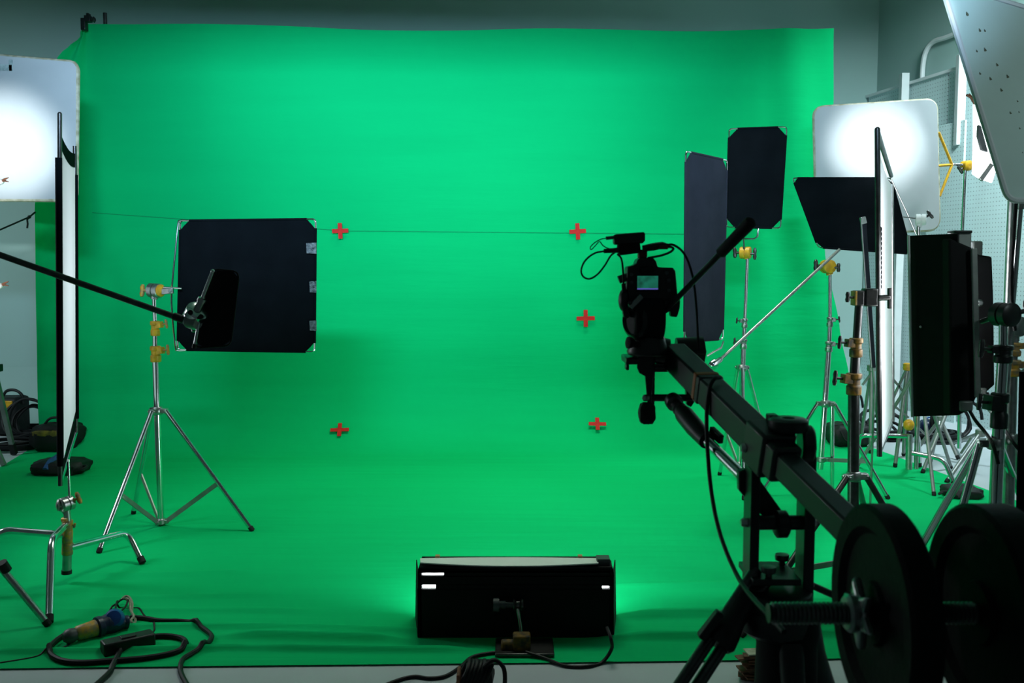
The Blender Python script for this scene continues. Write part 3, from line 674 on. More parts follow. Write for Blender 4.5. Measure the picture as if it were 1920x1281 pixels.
# ------------------------------------------------------------------ F. cables with plugs on the floor, lower left
def Z5(x, y, z=.0): return G(60+x*.1927, 1090+y*.1927, z)
def cloth_cable(name, label, pts, r, m='cable', n=6):
    p3 = [Z5(x, y, 0) for x, y in pts]; p3 = [V((p.x, p.y, floor_h(p.x, p.y)+r)) if p.y > 2.99 else V((p.x, p.y, r)) for p in p3]
    sm = [V((q.x, q.y, (floor_h(q.x, q.y) if q.y > 2.95 else 0)+r)) for q in spline(p3, n)]
    mb = MB(); mb.tube(sm, r, 8); o = mb.build(name, M[m], base=p3[0]); tag(o, label, 'cable'); return o
cloth_cable('power_cable', 'thick black cable looping wide from the grey plug end at lower left',
    [(330, 555), (230, 625), (172, 700), (200, 770), (310, 820), (500, 835), (800, 815), (1100, 790), (1350, 745), (1480, 690), (1497, 635), (1440, 592), (1300, 572), (1150, 585), (980, 625), (880, 690), (820, 800), (760, 910), (680, 990), (600, 1060)], .0095)
cloth_cable('power_cable', 'thick black cable curling right from the blue plug and over the cloth edge',
    [(960, 385), (1100, 395), (1250, 420), (1450, 425), (1580, 450), (1700, 520), (1750, 580), (1700, 650), (1560, 740), (1470, 800), (1445, 880), (1460, 940), (1490, 1000), (1530, 1070)], .0085)
thin = [(-330, 800), (0, 745), (150, 695), (300, 650), (380, 600), (430, 500), (520, 420), (650, 360), (740, 315), (820, 225), (880, 175), (935, 195), (890, 270), (830, 300), (815, 250), (840, 205), (830, 240), (870, 275), (1030, 285), (1100, 340), (1160, 400), (1192, 470), (1150, 520), (1100, 530)]
p3 = [Z5(x, y, .006) for x, y in thin]
for i in range(9, 17): p3[i] = Z5(thin[i][0], thin[i][1], .012+.03*math.sin((i-8)/9*math.pi))
mb = MB(); mb.tube([V((q.x, q.y, q.z+(floor_h(q.x, q.y)-.006))) for q in spline(p3, 6)], .0036, 6); o = mb.build('thin_lead', M['cable'], base=p3[1]); tag(o, 'thin black lead crossing the yellow plug and looping behind the blue cap', 'cable')
p3 = [Z5(870, 180, .03), Z5(905, 150, .035), Z5(945, 155, .035), Z5(975, 215, .03), Z5(972, 300, .02), Z5(1000, 345, .014), Z5(1005, 395, .012), Z5(975, 405, .02), Z5(965, 375, .026), Z5(990, 340, .024), Z5(960, 280, .03), Z5(950, 200, .036), Z5(915, 165, .042)]
mb = MB(); mb.tube(spline(p3, 6), .0045, 6); o = mb.build('tie_rope', M['rope'], base=Z5(975, 300)); tag(o, 'short pale rope knotted around the cable behind the blue plug', 'rope')
q0, q1, q2, q3, q4 = Z5(335, 545, .032), Z5(425, 515, .034), Z5(620, 455, .036), Z5(735, 415, .038), Z5(935, 395, .03)
t = thing('power_plug', 'mated yellow and blue industrial plugs lying on the green cloth', 'plug', Z5(620, 500, 0))
d = (q1-q0).normalized(); mb = MB(); L_ = (q1-q0).length; mb.lathe(q0, d, [(.014, -.01), (.024, 0), (.026, L_*.5), (.022, L_)], 16); mb.build('cable_gland', M['grey_plastic'], t)
d = (q2-q1).normalized(); L_ = (q2-q1).length; mb = MB(); mb.lathe(q1, d, [(.020, 0), (.026, .006), (.028, L_*.6), (.030, L_)], 18); mb.build('yellow_body', M['yellow_worn'], t)
d = (q3-q2).normalized(); L_ = (q3-q2).length; mb = MB(); mb.lathe(q2, d, [(.030, 0), (.037, .004), (.037, .02), (.032, .024), (.032, L_*.6), (.036, L_)], 20); mb.build('ring', M['navy'], t)
d = (q4-q3).normalized(); L_ = (q4-q3).length; mb = MB(); mb.lathe(q3, d, [(.036, 0), (.035, L_*.35), (.022, L_*.8), (.024, L_*.86), (.024, L_), (.012, L_+.004)], 20); mb.build('blue_body', M['navy'], t)
mb = MB(); c_ = Z5(800, 365, .055); mb.lathe(c_, (.25, -.9, .45), [(.006, .022), (.026, .018), (.034, .006), (.036, -.004), (.034, -.02)], 22); mb.build('hinged_cap', M['blue'], t)
c_ = Z5(935, 600, .026); t = thing('dimmer_box', 'small black box between two thin leads on the green cloth', 'power box', V((c_.x, c_.y, 0)))
d = (Z5(1105, 560)-Z5(760, 640)).normalized(); u = V((0, 0, 1)).cross(d); R = Matrix((d, u, V((0, 0, 1)))).transposed()
mb = MB(); mb.box(c_, (.17, .06, .045), R); mb.build('case', M['plastic'], t, bevel=.006)
mb = MB(); mb.box(c_+V((0, 0, .024)), (.05, .03, .006), R); mb.build('switch', M['plastic'], t, bevel=.002)

# ------------------------------------------------------------------ G. floor light in the centre
Yg = 3.22; t = thing('floor_light', 'wide black tube light on the cloth at the front centre, seen from behind', 'studio light', G(968, 1214))
th_ = .10
mb = MB()                                       # rear panel in strips so that light leaks through the gaps
for (x0, y0, x1, y1) in ((832, 1070, 1146, 1082), (786, 1080, 1150, 1097), (817, 1096, 1150, 1099), (817, 1099, 1129, 1106), (783, 1105, 1150, 1208), (786, 1066, 833, 1074.5)):
    mb.pbox(x0, y0, x1, y1, Yg, .012)
mb.build('housing', M['matte'], t)
mb = MB(); a, b = P(785, 1208, Yg), P(1150, 1068, Yg); W_, H_ = b.x-a.x, b.z-a.z; cz = (a.z+b.z)/2; cxx = (a.x+b.x)/2
mb.box((cxx, Yg+.075, a.z+.006), (W_, .15, .012)); mb.box((a.x+.006, Yg+.075, cz), (.012, .15, H_)); mb.box((b.x-.006, Yg+.075, cz), (.012, .15, H_)); mb.box((cxx, Yg+.075, b.z-.006), (W_, .15, .012)); mb.build('case_sides', M['matte'], t)
zt = P(960, 1110, Yg).z; mb = MB(); mb.box((cxx, Yg+.026, (a.z+.02+zt)/2), (W_-.04, .004, zt-a.z-.02)); mb.build('reflector', M['panel_white'], t)
for i in range(3):
    mb = MB(); z_ = (P(960, 1077, Yg).z, P(960, 1101, Yg).z, a.z+.09)[i]; mb.cyl((a.x+.014, Yg+.035, z_), (b.x-.014, Yg+.035, z_), .014); mb.build('tube', M['tube'], t)
mb = MB(); mb.prism([P(786, 1069, Yg), P(1148, 1069, Yg), P(1146, 1056, Yg+.09), P(788, 1056, Yg+.09)], (0, 0, .010)); mb.build('top_door', M['matte'], t)
pts = []                                        # curved white reflector lip on top
mb = MB(); NV = 20; vs = []; fs = []
for i in range(NV+1):
    u = i/NV; x = 788+u*(1122-788); e = math.sin(math.pi*u)
    pa, pb = P(x, 1057+6*e+1*u, Yg+.004), P(x, 1049-2*e, Yg+.10); vs += [pa, pb, pa+V((0, 0, .004)), pb+V((0, 0, .004))]
for i in range(NV):
    o = 4*i; fs += [(o+2, o+3, o+7, o+6), (o, o+4, o+5, o+1), (o, o+2, o+6, o+4), (o+1, o+5, o+7, o+3)]
mb.add(vs, fs); mb.build('reflector_flap', M['panel_white'], t)
mb = MB(); mb.pbox(1120, 1049, 1144, 1062, Yg+.02, .05); mb.build('door_tip', M['grey_plastic'], t)
for s_, x0, xo in ((-1, 785, 780), (1, 1149, 1154)):
    mb = MB(); mb.prism([P(x0, 1072, Yg), P(x0, 1206, Yg), P(xo, 1198, Yg+.2), P(xo-s_*2, 1050, Yg+.2)], (.004*s_, 0, 0)); mb.build('side_door', M['matte'], t)
for px in (820, 1088):
    mb = MB(); mb.pbox(px-4, 1043, px+4, 1051, Yg+.1, .02); mb.build('wooden_peg', M['wood'], t)
mb = MB(); mb.cyl(P(948, 1134, Yg-.03), P(962, 1134, Yg-.03), .010); mb.cyl(P(925, 1134, Yg-.03), P(936, 1134, Yg-.03), .024, None, 20); mb.cyl(P(936, 1134, Yg-.03), P(948, 1134, Yg-.03), .014); mb.build('tilt_knob', M['grey_plastic'], t)
mb = MB(); mb.lathe(P(962, 1134, Yg-.03), (1, 0, 0), [(.02, 0), (.022, .004), (.014, .012), (.014, .022), (.022, .03), (.02, .036)], 18); mb.cyl(P(972, 1134, Yg-.03), P(972, 1134, Yg+.01), .012); mb.build('yoke', M['dark_steel'], t)
mb = MB(); mb.tube([P(970, 1138, Yg-.03), P(976, 1175, Yg-.03), P(978, 1215, Yg-.04)], .0075, 10); mb.build('spigot', M['steel'], t)
g = G(978, 1226); mb = MB(); mb.box((g.x, g.y, .035), (.06, .05, .07)); mb.cyl((g.x-.07, g.y, .03), (g.x+.03, g.y, .03), .02); mb.build('base_clamp', M['yellow_shaded'], t, bevel=.006)
mb = MB(); mb.box((g.x+.01, g.y+.02, .014), (.20, .14, .012)); mb.build('base_plate', M['dark_steel'], t, bevel=.004)
def floor_cable(name, label, px, r, m='cable', lift=None):
    p3 = []
    for i, (x, y) in enumerate(px):
        z = r+(lift[i] if lift else 0)
        p = G(x, y, z); p.z = z+(floor_h(p.x, p.y) if p.y > 3.02 else 0); p3.append(p)
    mb = MB(); mb.tube(spline(p3, 8), r, 8); o = mb.build(name, M[m], base=p3[0]); tag(o, label, 'cable'); return o
floor_cable('lamp_cable', 'black cable hanging in a loop from the right end of the floor light', [(1138, 1180), (1146, 1200), (1146, 1222), (1128, 1243), (1100, 1250), (1060, 1249), (1022, 1238), (985, 1226)], .006, lift=[.10, .08, .03, 0, 0, 0, 0, .01])
floor_cable('lamp_cable', 'black cable running left from the floor light to the bottom edge', [(960, 1226), (920, 1228), (885, 1236), (862, 1252), (835, 1268), (805, 1272), (775, 1269), (740, 1278), (690, 1300)], .0062)
g = G(890, 1290); t = thing('cable_bundle', 'wrapped bundle of black cable on pale floor under the floor light', 'cable', V((g.x, g.y, 0)))
for i in range(7):
    pts = []; rx, rz = .052-.002*i, .040
    for k in range(20):
        a = 2*math.pi*k/20; pts.append(V((g.x-.035+i*.012+.02*math.sin(a), g.y+rx*math.cos(a), .045+rz*math.sin(a)*(1-.04*(i % 2)))))
    mb = MB(); mb.tube(pts, .0065, 8, closed=True); mb.build('loop', M['cable'], t)
mb = MB(); mb.pillow((g.x+.015, g.y, .045), (.09, .075, .075), seed=4); mb.build('core', M['bag'], t)
mb = MB(); mb.tube(spline([V((g.x+.03, g.y-.03, .08)), V((g.x+.06, g.y-.02, .098)), V((g.x+.09, g.y-.02, .075)), V((g.x+.095, g.y-.03, .03)), V((g.x+.085, g.y-.04, .008))], 6), .007, 8); mb.build('tail', M['cable'], t)
mb = MB(); mb.box((g.x-.048, g.y-.02, .04), (.012, .07, .05)); mb.build('tie', M['brown'], t, bevel=.004)

# ------------------------------------------------------------------ H. camera jib
hub = V((P(1455, 900, 1.75).x, 1.75, 0))
jb = thing('camera_jib', 'black camera jib with square arm, U bracket and two round counterweights at right front', 'camera jib', hub)
A0, A1, A2, A3 = P(1262, 665, 2.20), P(1425, 825, 1.75), P(1584, 981, 1.45), P(1584, 981, 1.45)+(P(1584, 981, 1.45)-P(1425, 825, 1.75))*.60
mb = MB(); mb.bar(A0, A1+(A1-A0)*.05, .052, .058, up=(0, 0, 1)); mb.build('front_arm', M['jib'], jb, bevel=.005)
mb = MB(); mb.bar(A1-(A1-A0)*.1, A3, .040, .045, up=(0, 0, 1)); mb.build('rear_arm', M['jib'], jb, bevel=.004)
d = (A1-A0).normalized(); R = None
mb = MB(); mb.bar(A1+d*-.005, A1+d*.075, .066, .085, up=(0, 0, 1)); mb.bar(A1+d*.02, A1+d*.11, .056, .066, up=(0, 0, 1)); mb.build('pivot_block', M['black_metal'], jb, bevel=.006)
mb = MB(); c_ = P(1478, 800, 1.70); mb.lathe(c_, (0, 0, 1), [(.013, -.03), (.013, -.012), (.034, -.008), (.036, 0), (.036, .012), (.030, .016), (.012, .016), (.010, .012)], 28); mb.build('clamp_knob', M['black_metal'], jb)
mb = MB(); mb.pbox(1443, 779, 1462, 796, 1.72, .03); mb.build('clamp_lug', M['jib'], jb, bevel=.003)
mb = MB(); mb.lathe(P(1512, 832, 1.70), (1, -.1, 0), [(.030, -.012), (.034, -.008), (.034, .008), (.030, .012)], 22); mb.build('axle_boss', M['black_metal'], jb)
# U bracket
def upright(x0, x1, ytop, ybot, Yu, dp, nm='upright'):
    mb = MB(); a, b = P(x0, ybot, Yu), P(x1, ytop, Yu); r = (b.x-a.x)/2; n_ = 10
    pts = [V((a.x, Yu, a.z)), V((b.x, Yu, a.z))]
    pts = [V((0, Yu-dp/2, a.z)), V((0, Yu+dp/2, a.z))]
    for i in range(n_+1): an = math.pi*i/n_; pts.append(V((0, Yu+dp/2*math.cos(an), b.z-dp/2+dp/2*math.sin(an))))
    mb.prism([V((a.x, q.y, q.z)) for q in pts], (b.x-a.x, 0, 0)); return mb.build(nm, M['jib'], jb, bevel=.002)
upright(1398, 1421, 816, 1100, 1.74, .055)
upright(1497, 1524, 835, 1120, 1.74, .055)
for px in (1393, 1526):
    for py in (840, 980):
        mb = MB(); s_ = -1 if px < 1450 else 1; mb.lathe(P(px+6*(-s_), py, 1.74), (s_, 0, 0), [(.009, -.004), (.009, .006), (.006, .010)], 12); mb.build('bolt', M['steel'], jb)
mb = MB(); mb.cyl(P(1405, 980, 1.74), P(1515, 980, 1.74), .014); mb.lathe(P(1452, 983, 1.74), (1, 0, 0), [(.02, 0), (.026, .004), (.026, .022), (.02, .026)], 18); mb.build('cross_axle', M['black_metal'], jb)
mb = MB(); mb.prism([P(1385, 885, 1.76), P(1398, 880, 1.76), P(1425, 900, 1.76), P(1475, 970, 1.76), P(1462, 992, 1.76), P(1420, 960, 1.76), P(1386, 920, 1.76)], (0, .02, 0)); mb.build('link_plate', M['black_metal'], jb, bevel=.003)
mb = MB(); a, b = P(1418, 1095, 1.68), P(1500, 1078, 1.68); zp = a.z; mb.box(((a.x+b.x)/2, 1.74, a.z), (b.x-a.x+.01, .11, .012)); mb.build('bracket_base', M['jib'], jb, bevel=.002)
for (px, py, Yq) in ((1466, 1064, 1.775), (1441, 1091, 1.70)):
    mb = MB(); q_ = P(px, py, Yq); mb.lathe(V((q_.x, Yq, zp+.022)), (0, 0, 1), [(.006, -.020), (.006, -.008), (.013, -.007), (.014, 0), (.013, .004), (.005, .0045)], 18); mb.build('thumbscrew', M['dark_steel'], jb)
# tripod head and tripod
mb = MB(); c_ = P(1454, 1128, 1.72); mb.lathe(c_, (0, 0, 1), [(.055, -.06), (.068, -.05), (.070, -.015), (.066, -.010), (.068, .0), (.066, .022), (.05, .026)], 30); mb.build('tripod_bowl', M['black_metal'], jb)
c_ = P(1475, 1200, 1.72); mb = MB(); mb.lathe(V((c_.x, 1.72, 0)), (0, 0, 1), [(.045, .30), (.05, .42), (.058, .50), (.056, .60), (.060, .63), (.056, .66)], 24); mb.build('centre_column', M['matte'], jb)
spt = P(1400, 1120, 1.70)
def jib_leg(a, mid, foot, kn=None):
    a, mid, foot = V(a), V(mid), V(foot); d = (mid-a).normalized(); mb = MB(); sd = d.cross(V((0, 1, 0))).normalized()
    mb.tube([a, a.lerp(mid, .35), a.lerp(mid, .7), mid-d*.01, mid], .03, 14, [.024, .022, .031, .034, .028]); l = mb.build('leg', M['plastic'], jb)
    e = (foot-mid).normalized(); sd = e.cross(V((0, 1, 0))).normalized()
    for s_ in (-1, 1): mb = MB(); mb.cyl(mid+sd*s_*.014-e*.16, foot+sd*s_*.014-e*.02, .0115); mb.build('leg_tube', M['dark_steel'], l)
    mb = MB(); mb.cyl(foot-e*.05, foot, .030, .026); mb.build('rubber_foot', M['rubber'], l)
    if kn: mb = MB(); kd, kc = kn; mb.bar(V(kc)-V(kd)*.03, V(kc)+V(kd)*.03, .022, .016); mb.cyl(V(kc), a.lerp(mid, .75), .008); mb.build('lock_knob', M['plastic'], l, bevel=.004)
m1 = P(1342, 1208, 1.66); f_1 = m1+(m1-spt)*3.2; f_1 = spt+(m1-spt)*((spt.z-.0)/(spt.z-m1.z)); f_1 = V((f_1.x, f_1.y, .0))
jib_leg(spt, m1, f_1, ((P(1345, 1145, 1.66)-P(1310, 1190, 1.66)).normalized(), P(1332, 1172, 1.645)))
b2 = V((c_.x+.04, 1.74, .66)); jib_leg(b2, b2+V((.10, .14, -.30)), V((b2.x+.30, b2.y+.42, 0)))
b3 = V((c_.x-.005, 1.68, .62)); jib_leg(b3, b3+V((.0, -.06, -.20)), V((b3.x-.02, b3.y-.36, 0)))
mb = MB(); mb.cyl(P(1522, 1098, 1.80), P(1640, 1150, 1.86), .007); mb.build('pan_bar', M['plastic'], jb)
# lower parallel rod
r0, r1, r2, r3 = P(1262, 752, 2.12), P(1283, 778, 2.06), P(1318, 820, 1.97), P(1404, 905, 1.77)
d = (r3-r2).normalized(); mb = MB(); mb.cyl(r2-d*.03, r3, .0115); mb.build('tie_rod', M['chrome'], jb)
mb = MB(); mb.tube([r1-(r2-r1)*.2, r1, r1.lerp(r2, .6), r2, r2+d*.02], .02, 16, [.016, .021, .021, .018, .0175]); mb.build('rod_sleeve', M['plastic'], jb)
mb = MB(); mb.lathe(r0, r1-r0, [(.008, -.012), (.018, -.008), (.020, 0), (.020, .012), (.013, .016), (.014, .035), (.017, .04), (.012, .05)], 18); mb.build('rod_end', M['dark_steel'], jb)
mb = MB(); a = r1.lerp(r2, .9)+V((.022, 0, .01)); mb.bar(a, a+d*.05, .012, .02); mb.build('rod_catch', M['plastic'], jb, bevel=.003)
# front yoke
Yt = 2.16
mb = MB(); mb.ppoly([(1221, 634), (1226, 640), (1226, 700), (1222, 740), (1223, 760), (1215, 764), (1213, 740), (1210, 706), (1199, 700), (1195, 690), (1196, 670), (1211, 668), (1214, 640)], Yt, .012); mb.build('yoke_plate', M['jib'], jb, bevel=.002)
mb = MB(); mb.pbox(1222, 640, 1229, 765, Yt+.012, .05); mb.build('yoke_plate', M['black_metal'], jb, bevel=.002)
mb = MB(); mb.ppoly([(1305, 634), (1322, 640), (1325, 660), (1320, 690), (1312, 686), (1300, 700), (1300, 640)], Yt+.08, .02); mb.ppoly([(1285, 690), (1300, 690), (1302, 755), (1296, 764), (1288, 760)], Yt+.02, .02); mb.build('yoke_plate', M['black_metal'], jb, bevel=.002)
mb = MB(); mb.cyl(P(1221, 655, Yt+.04), P(1252, 660, Yt+.04), .031, None, 24); mb.cyl(P(1268, 652, Yt+.09), P(1318, 650, Yt+.09), .024, None, 20); mb.build('tip_axle', M['black_metal'], jb)
for (px, py, r) in ((1211, 652, .010), (1211, 746, .008), (1305, 746, .009)):
    mb = MB(); mb.lathe(P(px, py, Yt-.004), (-.6 if px < 1250 else .6, -.8, 0), [(r, -.004), (r, .005), (r*.6, .009)], 12); mb.build('bolt', M['steel'], jb)
mb = MB(); mb.cyl(P(1213, 746, Yt+.01), P(1303, 746, Yt+.02), .0085); mb.build('fork_bar', M['black_metal'], jb)
mb = MB(); mb.pillow(P(1213, 775, Yt), (.038, .036, .05), seed=2); mb.build('grip_pad', M['rubber'], jb)
mb = MB(); mb.pbox(1174, 671, 1200, 684, Yt, .1); mb.pbox(1174, 682, 1180, 695, Yt, .03); mb.pbox(1226, 684, 1290, 698, Yt+.03, .1); mb.build('platform', M['black_metal'], jb, bevel=.003)
for py in (678, 684, 690):
    mb = MB(); mb.cyl(P(1228, py, Yt+.03), P(1280, py, Yt+.03), .003); mb.build('platform_rail', M['dark_steel'], jb)
# counterweights
Yw = 1.25; zc = P(1643, 1150, Yw).z
def weight(x0, x1, nm='counterweight'):
    R_ = .149; mb = MB(); L_ = x1-x0
    mb.lathe(V((x0, Yw, zc)), (1, 0, 0), [(.02, .004), (.042, .004), (.045, .010), (.108, .010), (.118, .001), (R_-.006, 0), (R_, .005), (R_, L_-.005), (R_-.006, L_), (.02, L_)], 64)
    return mb.build(nm, M['iron'], jb, angle=35)
weight(.488, .530); weight(.632, .690)
ba, bb_ = P(1440, 1155, Yw), V((.80, Yw, zc))
ba = V((ba.x, Yw, zc)); pts = []; rad = []; n_ = 150
for i in range(n_+1):
    t_ = i/n_; pts.append(ba.lerp(bb_, t_)); rad.append((.0155 if t_ > .008 else .0135)-(.0022 if i % 2 else 0))
mb = MB(); mb.tube(pts, .0155, 18, rad); mb.build('weight_bar', M['dark_steel'], jb)
mb = MB(); pl = []; x_ = V((.47, Yw, zc))
for i in range(12):
    a = 2*math.pi*i/12+.26; rr = .050 if i % 2 == 0 else .024; pl.append(x_+V((0, rr*math.cos(a), rr*math.sin(a))))
mb.prism(pl, (.014, 0, 0)); mb.lathe(x_, (1, 0, 0), [(.022, -.012), (.026, -.008), (.026, .004)], 20); mb.build('spin_lock', M['steel'], jb, bevel=.004)
mb = MB(); mb.bar(A3+V((0, 0, .02)), V((A3.x, Yw, zc-.02)), .046, .05); mb.build('weight_bracket', M['black_metal'], jb, bevel=.004)
# cable hanging from the arm, and tape
p3 = [P(1350, 708, 1.95), P(1338, 712, 1.93), P(1329, 735, 1.92), P(1325, 780, 1.92), P(1327, 850, 1.90), P(1335, 930, 1.86), P(1350, 1000, 1.78), P(1375, 1065, 1.68), P(1402, 1110, 1.55), P(1438, 1150, 1.40), P(1470, 1185, 1.33)]
mb = MB(); mb.tube(spline(p3, 8), .0043, 8); o = mb.build('monitor_cable', M['cable'], base=p3[0]); tag(o, 'black cable drooping from the taped spot on jib arm to the weight bar', 'cable')
q = A0.lerp(A1, .42); dA = (A1-A0).normalized()
mb = MB(); mb.bar(q-dA*.008, q+dA*.008, .0545, .0605, up=(0, 0, 1)); mb.build('tape_band', M['orange'], jb, bevel=.003)
mb = MB(); mb.bar(q+dA*.012, q+dA*.03, .056, .062, up=(0, 0, 1)); mb.build('cable_tie', M['plastic'], jb, bevel=.004)

# ------------------------------------------------------------------ I. fluid head and video camera
Yh = 2.15
hd = thing('fluid_head', 'black fluid pan head with long handle on the jib tip', 'tripod head', P(1215, 640, Yh))
mb = MB(); mb.cyl(P(1186, 597, Yh+.02), P(1243, 597, Yh+.02), .052, None, 28); mb.pbox(1190, 560, 1244, 640, Yh, .07); mb.build('drum', M['matte'], hd, bevel=.008)
mb = MB(); mb.lathe(P(1192, 602, Yh-.0), (-.75, -.55, 0), [(.030, -.01), (.040, -.004), (.041, .004), (.034, .010), (.030, .006), (.014, .006)], 26); mb.build('drag_dial', M['jib'], hd)
mb = MB(); mb.lathe(P(1215, 650, Yh+.03), (0, 0, 1), [(.048, -.02), (.05, -.01), (.042, .01), (.036, .03)], 24); mb.pbox(1187, 632, 1214, 670, Yh+.01, .05); mb.build('pan_base', M['black_metal'], hd, bevel=.004)
mb = MB(); mb.cyl(P(1196, 648, Yh), P(1184, 643, Yh-.01), .007); mb.lathe(P(1183, 643, Yh-.01), (-.9, -.3, .1), [(.008, -.008), (.013, 0), (.014, .008), (.006, .012)], 16); mb.build('pan_knob', M['rubber'], hd)
h0, h1, h2 = P(1248, 582, Yh), P(1352, 474, Yh-.12), P(1411, 413, Yh-.19)
mb = MB(); mb.cyl(h0, h1, .0065); mb.build('handle_bar', M['black_metal'], hd)
dd = (h2-h1).normalized(); mb = MB(); mb.tube([h1-dd*.005, h1, h1.lerp(h2, .3), h1.lerp(h2, .85), h2-dd*.005, h2], .012, 16, [.008, .0125, .0125, .014, .013, .007]); mb.build('grip', M['rubber'], hd)
mb = MB(); mb.ppoly([(1245, 558), (1276, 562), (1275, 578), (1270, 595), (1258, 594), (1258, 583), (1246, 590)], Yh, .03); mb.build('handle_mount', M['plastic'], hd, bevel=.003)
mb = MB(); mb.ball(P(1169, 563, Yh), (.012, .02, .026)); mb.ppoly([(1166, 575), (1178, 572), (1182, 592), (1178, 597), (1170, 595)], Yh-.01, .02); mb.build('tilt_lock', M['plastic'], hd, bevel=.002)
mb = MB(); mb.bar(P(1182, 577, Yh-.02), P(1203, 555, Yh-.02), .012, .012); mb.build('plate_lever', M['alu'], hd, bevel=.002)
mb = MB(); mb.lathe(P(1182, 568, Yh-.02), (-.3, -1, 0), [(.004, .0), (.006, .004), (.003, .008)], 10); mb.pbox(1180, 566, 1260, 584, Yh-.005, .07); mb.build('plate', M['plastic'], hd, bevel=.003)
Yk = 2.15
ck = thing('video_camera', 'black stills camera with lit green rear screen on the jib head', 'camera', P(1222, 570, Yk))
mb = MB(); mb.ppoly([(1177, 500), (1192, 497), (1196, 487), (1203, 482), (1225, 484), (1231, 490), (1233, 501), (1262, 502), (1267, 508), (1271, 555), (1270, 566), (1178, 566), (1174, 545)], Yk, .06); mb.build('body', M['plastic'], ck, bevel=.004)
mb = MB(); mb.cyl(P(1218, 535, Yk+.05), P(1218, 535, Yk+.15), .034, None, 26); mb.build('lens', M['black_metal'], ck)
mb = MB(); mb.pbox(1191, 514, 1238, 546, Yk-.004, .006); mb.build('screen_bezel', M['plastic'], ck, bevel=.002)
mb = MB(); mb.pbox(1195, 517.5, 1234, 540.5, Yk-.0055, .003); mb.build('screen', M['screen'], ck)
mb = MB(); mb.pbox(1195, 540.5, 1234, 543, Yk-.0055, .003); mb.build('status_bar', M['screen_edge'], ck)
mb = MB(); mb.pbox(1201, 500, 1227, 511, Yk-.012, .015); mb.build('eyecup', M['rubber'], ck, bevel=.004)
mb = MB(); mb.cyl(P(1160, 525, Yk+.02), P(1176, 519, Yk+.02), .009); mb.build('strap_lug', M['grey_plastic'], ck)
for (px, py) in ((1250, 512), (1254, 526), (1254, 545), (1184, 515), (1184, 530)):
    mb = MB(); mb.lathe(P(px, py, Yk), (0, -1, 0), [(.0045, -.002), (.0045, .002), (.003, .003)], 10); mb.build('button', M['grey_plastic'], ck)
mb = MB(); mb.pbox(1198, 468, 1214, 484, Yk+.01, .03); mb.build('shoe_adapter', M['darkred'], ck, bevel=.003)
tx = thing('transmitter', 'small tilted black receiver box with leads on top of the video camera', 'receiver', P(1180, 475, Yk))
mb = MB(); mb.ppoly([(1151, 441), (1156, 439), (1207, 435), (1210, 438), (1210, 451), (1206, 456), (1154, 459), (1152, 456)], Yk, .035); mb.build('box', M['plastic'], tx, bevel=.003)
mb = MB(); mb.ppoly([(1160, 454), (1200, 452), (1202, 470), (1196, 475), (1164, 479), (1158, 472)], Yk+.002, .03); mb.build('battery', M['matte'], tx, bevel=.003)
mb = MB(); mb.cyl(P(1136, 447, Yk+.01), P(1152, 445, Yk+.01), .004); mb.build('jack', M['grey_plastic'], tx)
mb = MB(); mb.tube(spline([P(1136, 447, Yk+.01), P(1126, 449, Yk), P(1114, 456, Yk), P(1107, 464, Yk), P(1109, 468, Yk), P(1117, 460, Yk), P(1124, 453, Yk), P(1130, 460, Yk), P(1138, 465, Yk), P(1146, 467, Yk)], 6), .0013, 6); mb.build('thin_wire', M['cable'], tx)
mb = MB(); mb.cyl(P(1132, 471, Yk), P(1160, 469, Yk), .005, .006); mb.build('plug', M['plastic'], tx)
lp = [(1134, 471), (1115, 475), (1098, 488), (1090, 505), (1093, 518), (1105, 523), (1120, 515), (1134, 498), (1145, 480), (1155, 472)]
mb = MB(); mb.tube(spline([P(x, y, Yk-.01+.003*i) for i, (x, y) in enumerate(lp)], 6), .0022, 7); mb.build('loop_lead', M['cable'], tx)
mb = MB(); mb.tube(spline([P(1158, 477, Yk), P(1165, 485, Yk-.01), P(1168, 505, Yk-.01), P(1169, 530, Yk-.01), P(1170, 552, Yk-.01)], 6), .0024, 7); mb.cyl(P(1169, 532, Yk-.01), P(1171, 556, Yk-.01), .005); mb.build('side_lead', M['cable'], tx)
mb = MB(); mb.tube([P(1205, 466, Yk), P(1225, 463, Yk), P(1242, 460, Yk), P(1258, 462, Yk)], .008, 8, [.007, .009, .008, .004]); mb.build('cable_plug', M['plastic'], tx)
mb = MB(); mb.tube([P(1236, 464, Yk-.008), P(1252, 464, Yk-.008)], .0045, 8); mb.build('red_ring', M['darkred'], tx)
p3 = [P(1215, 484, Yk), P(1240, 479, Yk-.01), P(1258, 472, Yk-.01), P(1262, 465, Yk-.01), P(1250, 461, Yk), P(1262, 459, Yk), P(1280, 472, Yk), P(1292, 495, Yk), P(1301, 530, Yk), P(1306, 580, Yk+.02), P(1309, 640, Yk+.04), P(1309, 655, Yk+.05)]
mb = MB(); mb.tube(spline(p3, 7), .0028, 7); o = mb.build('camera_lead', M['cable'], base=p3[0]); tag(o, 'black lead arching from the camera top down to the jib tip', 'cable')

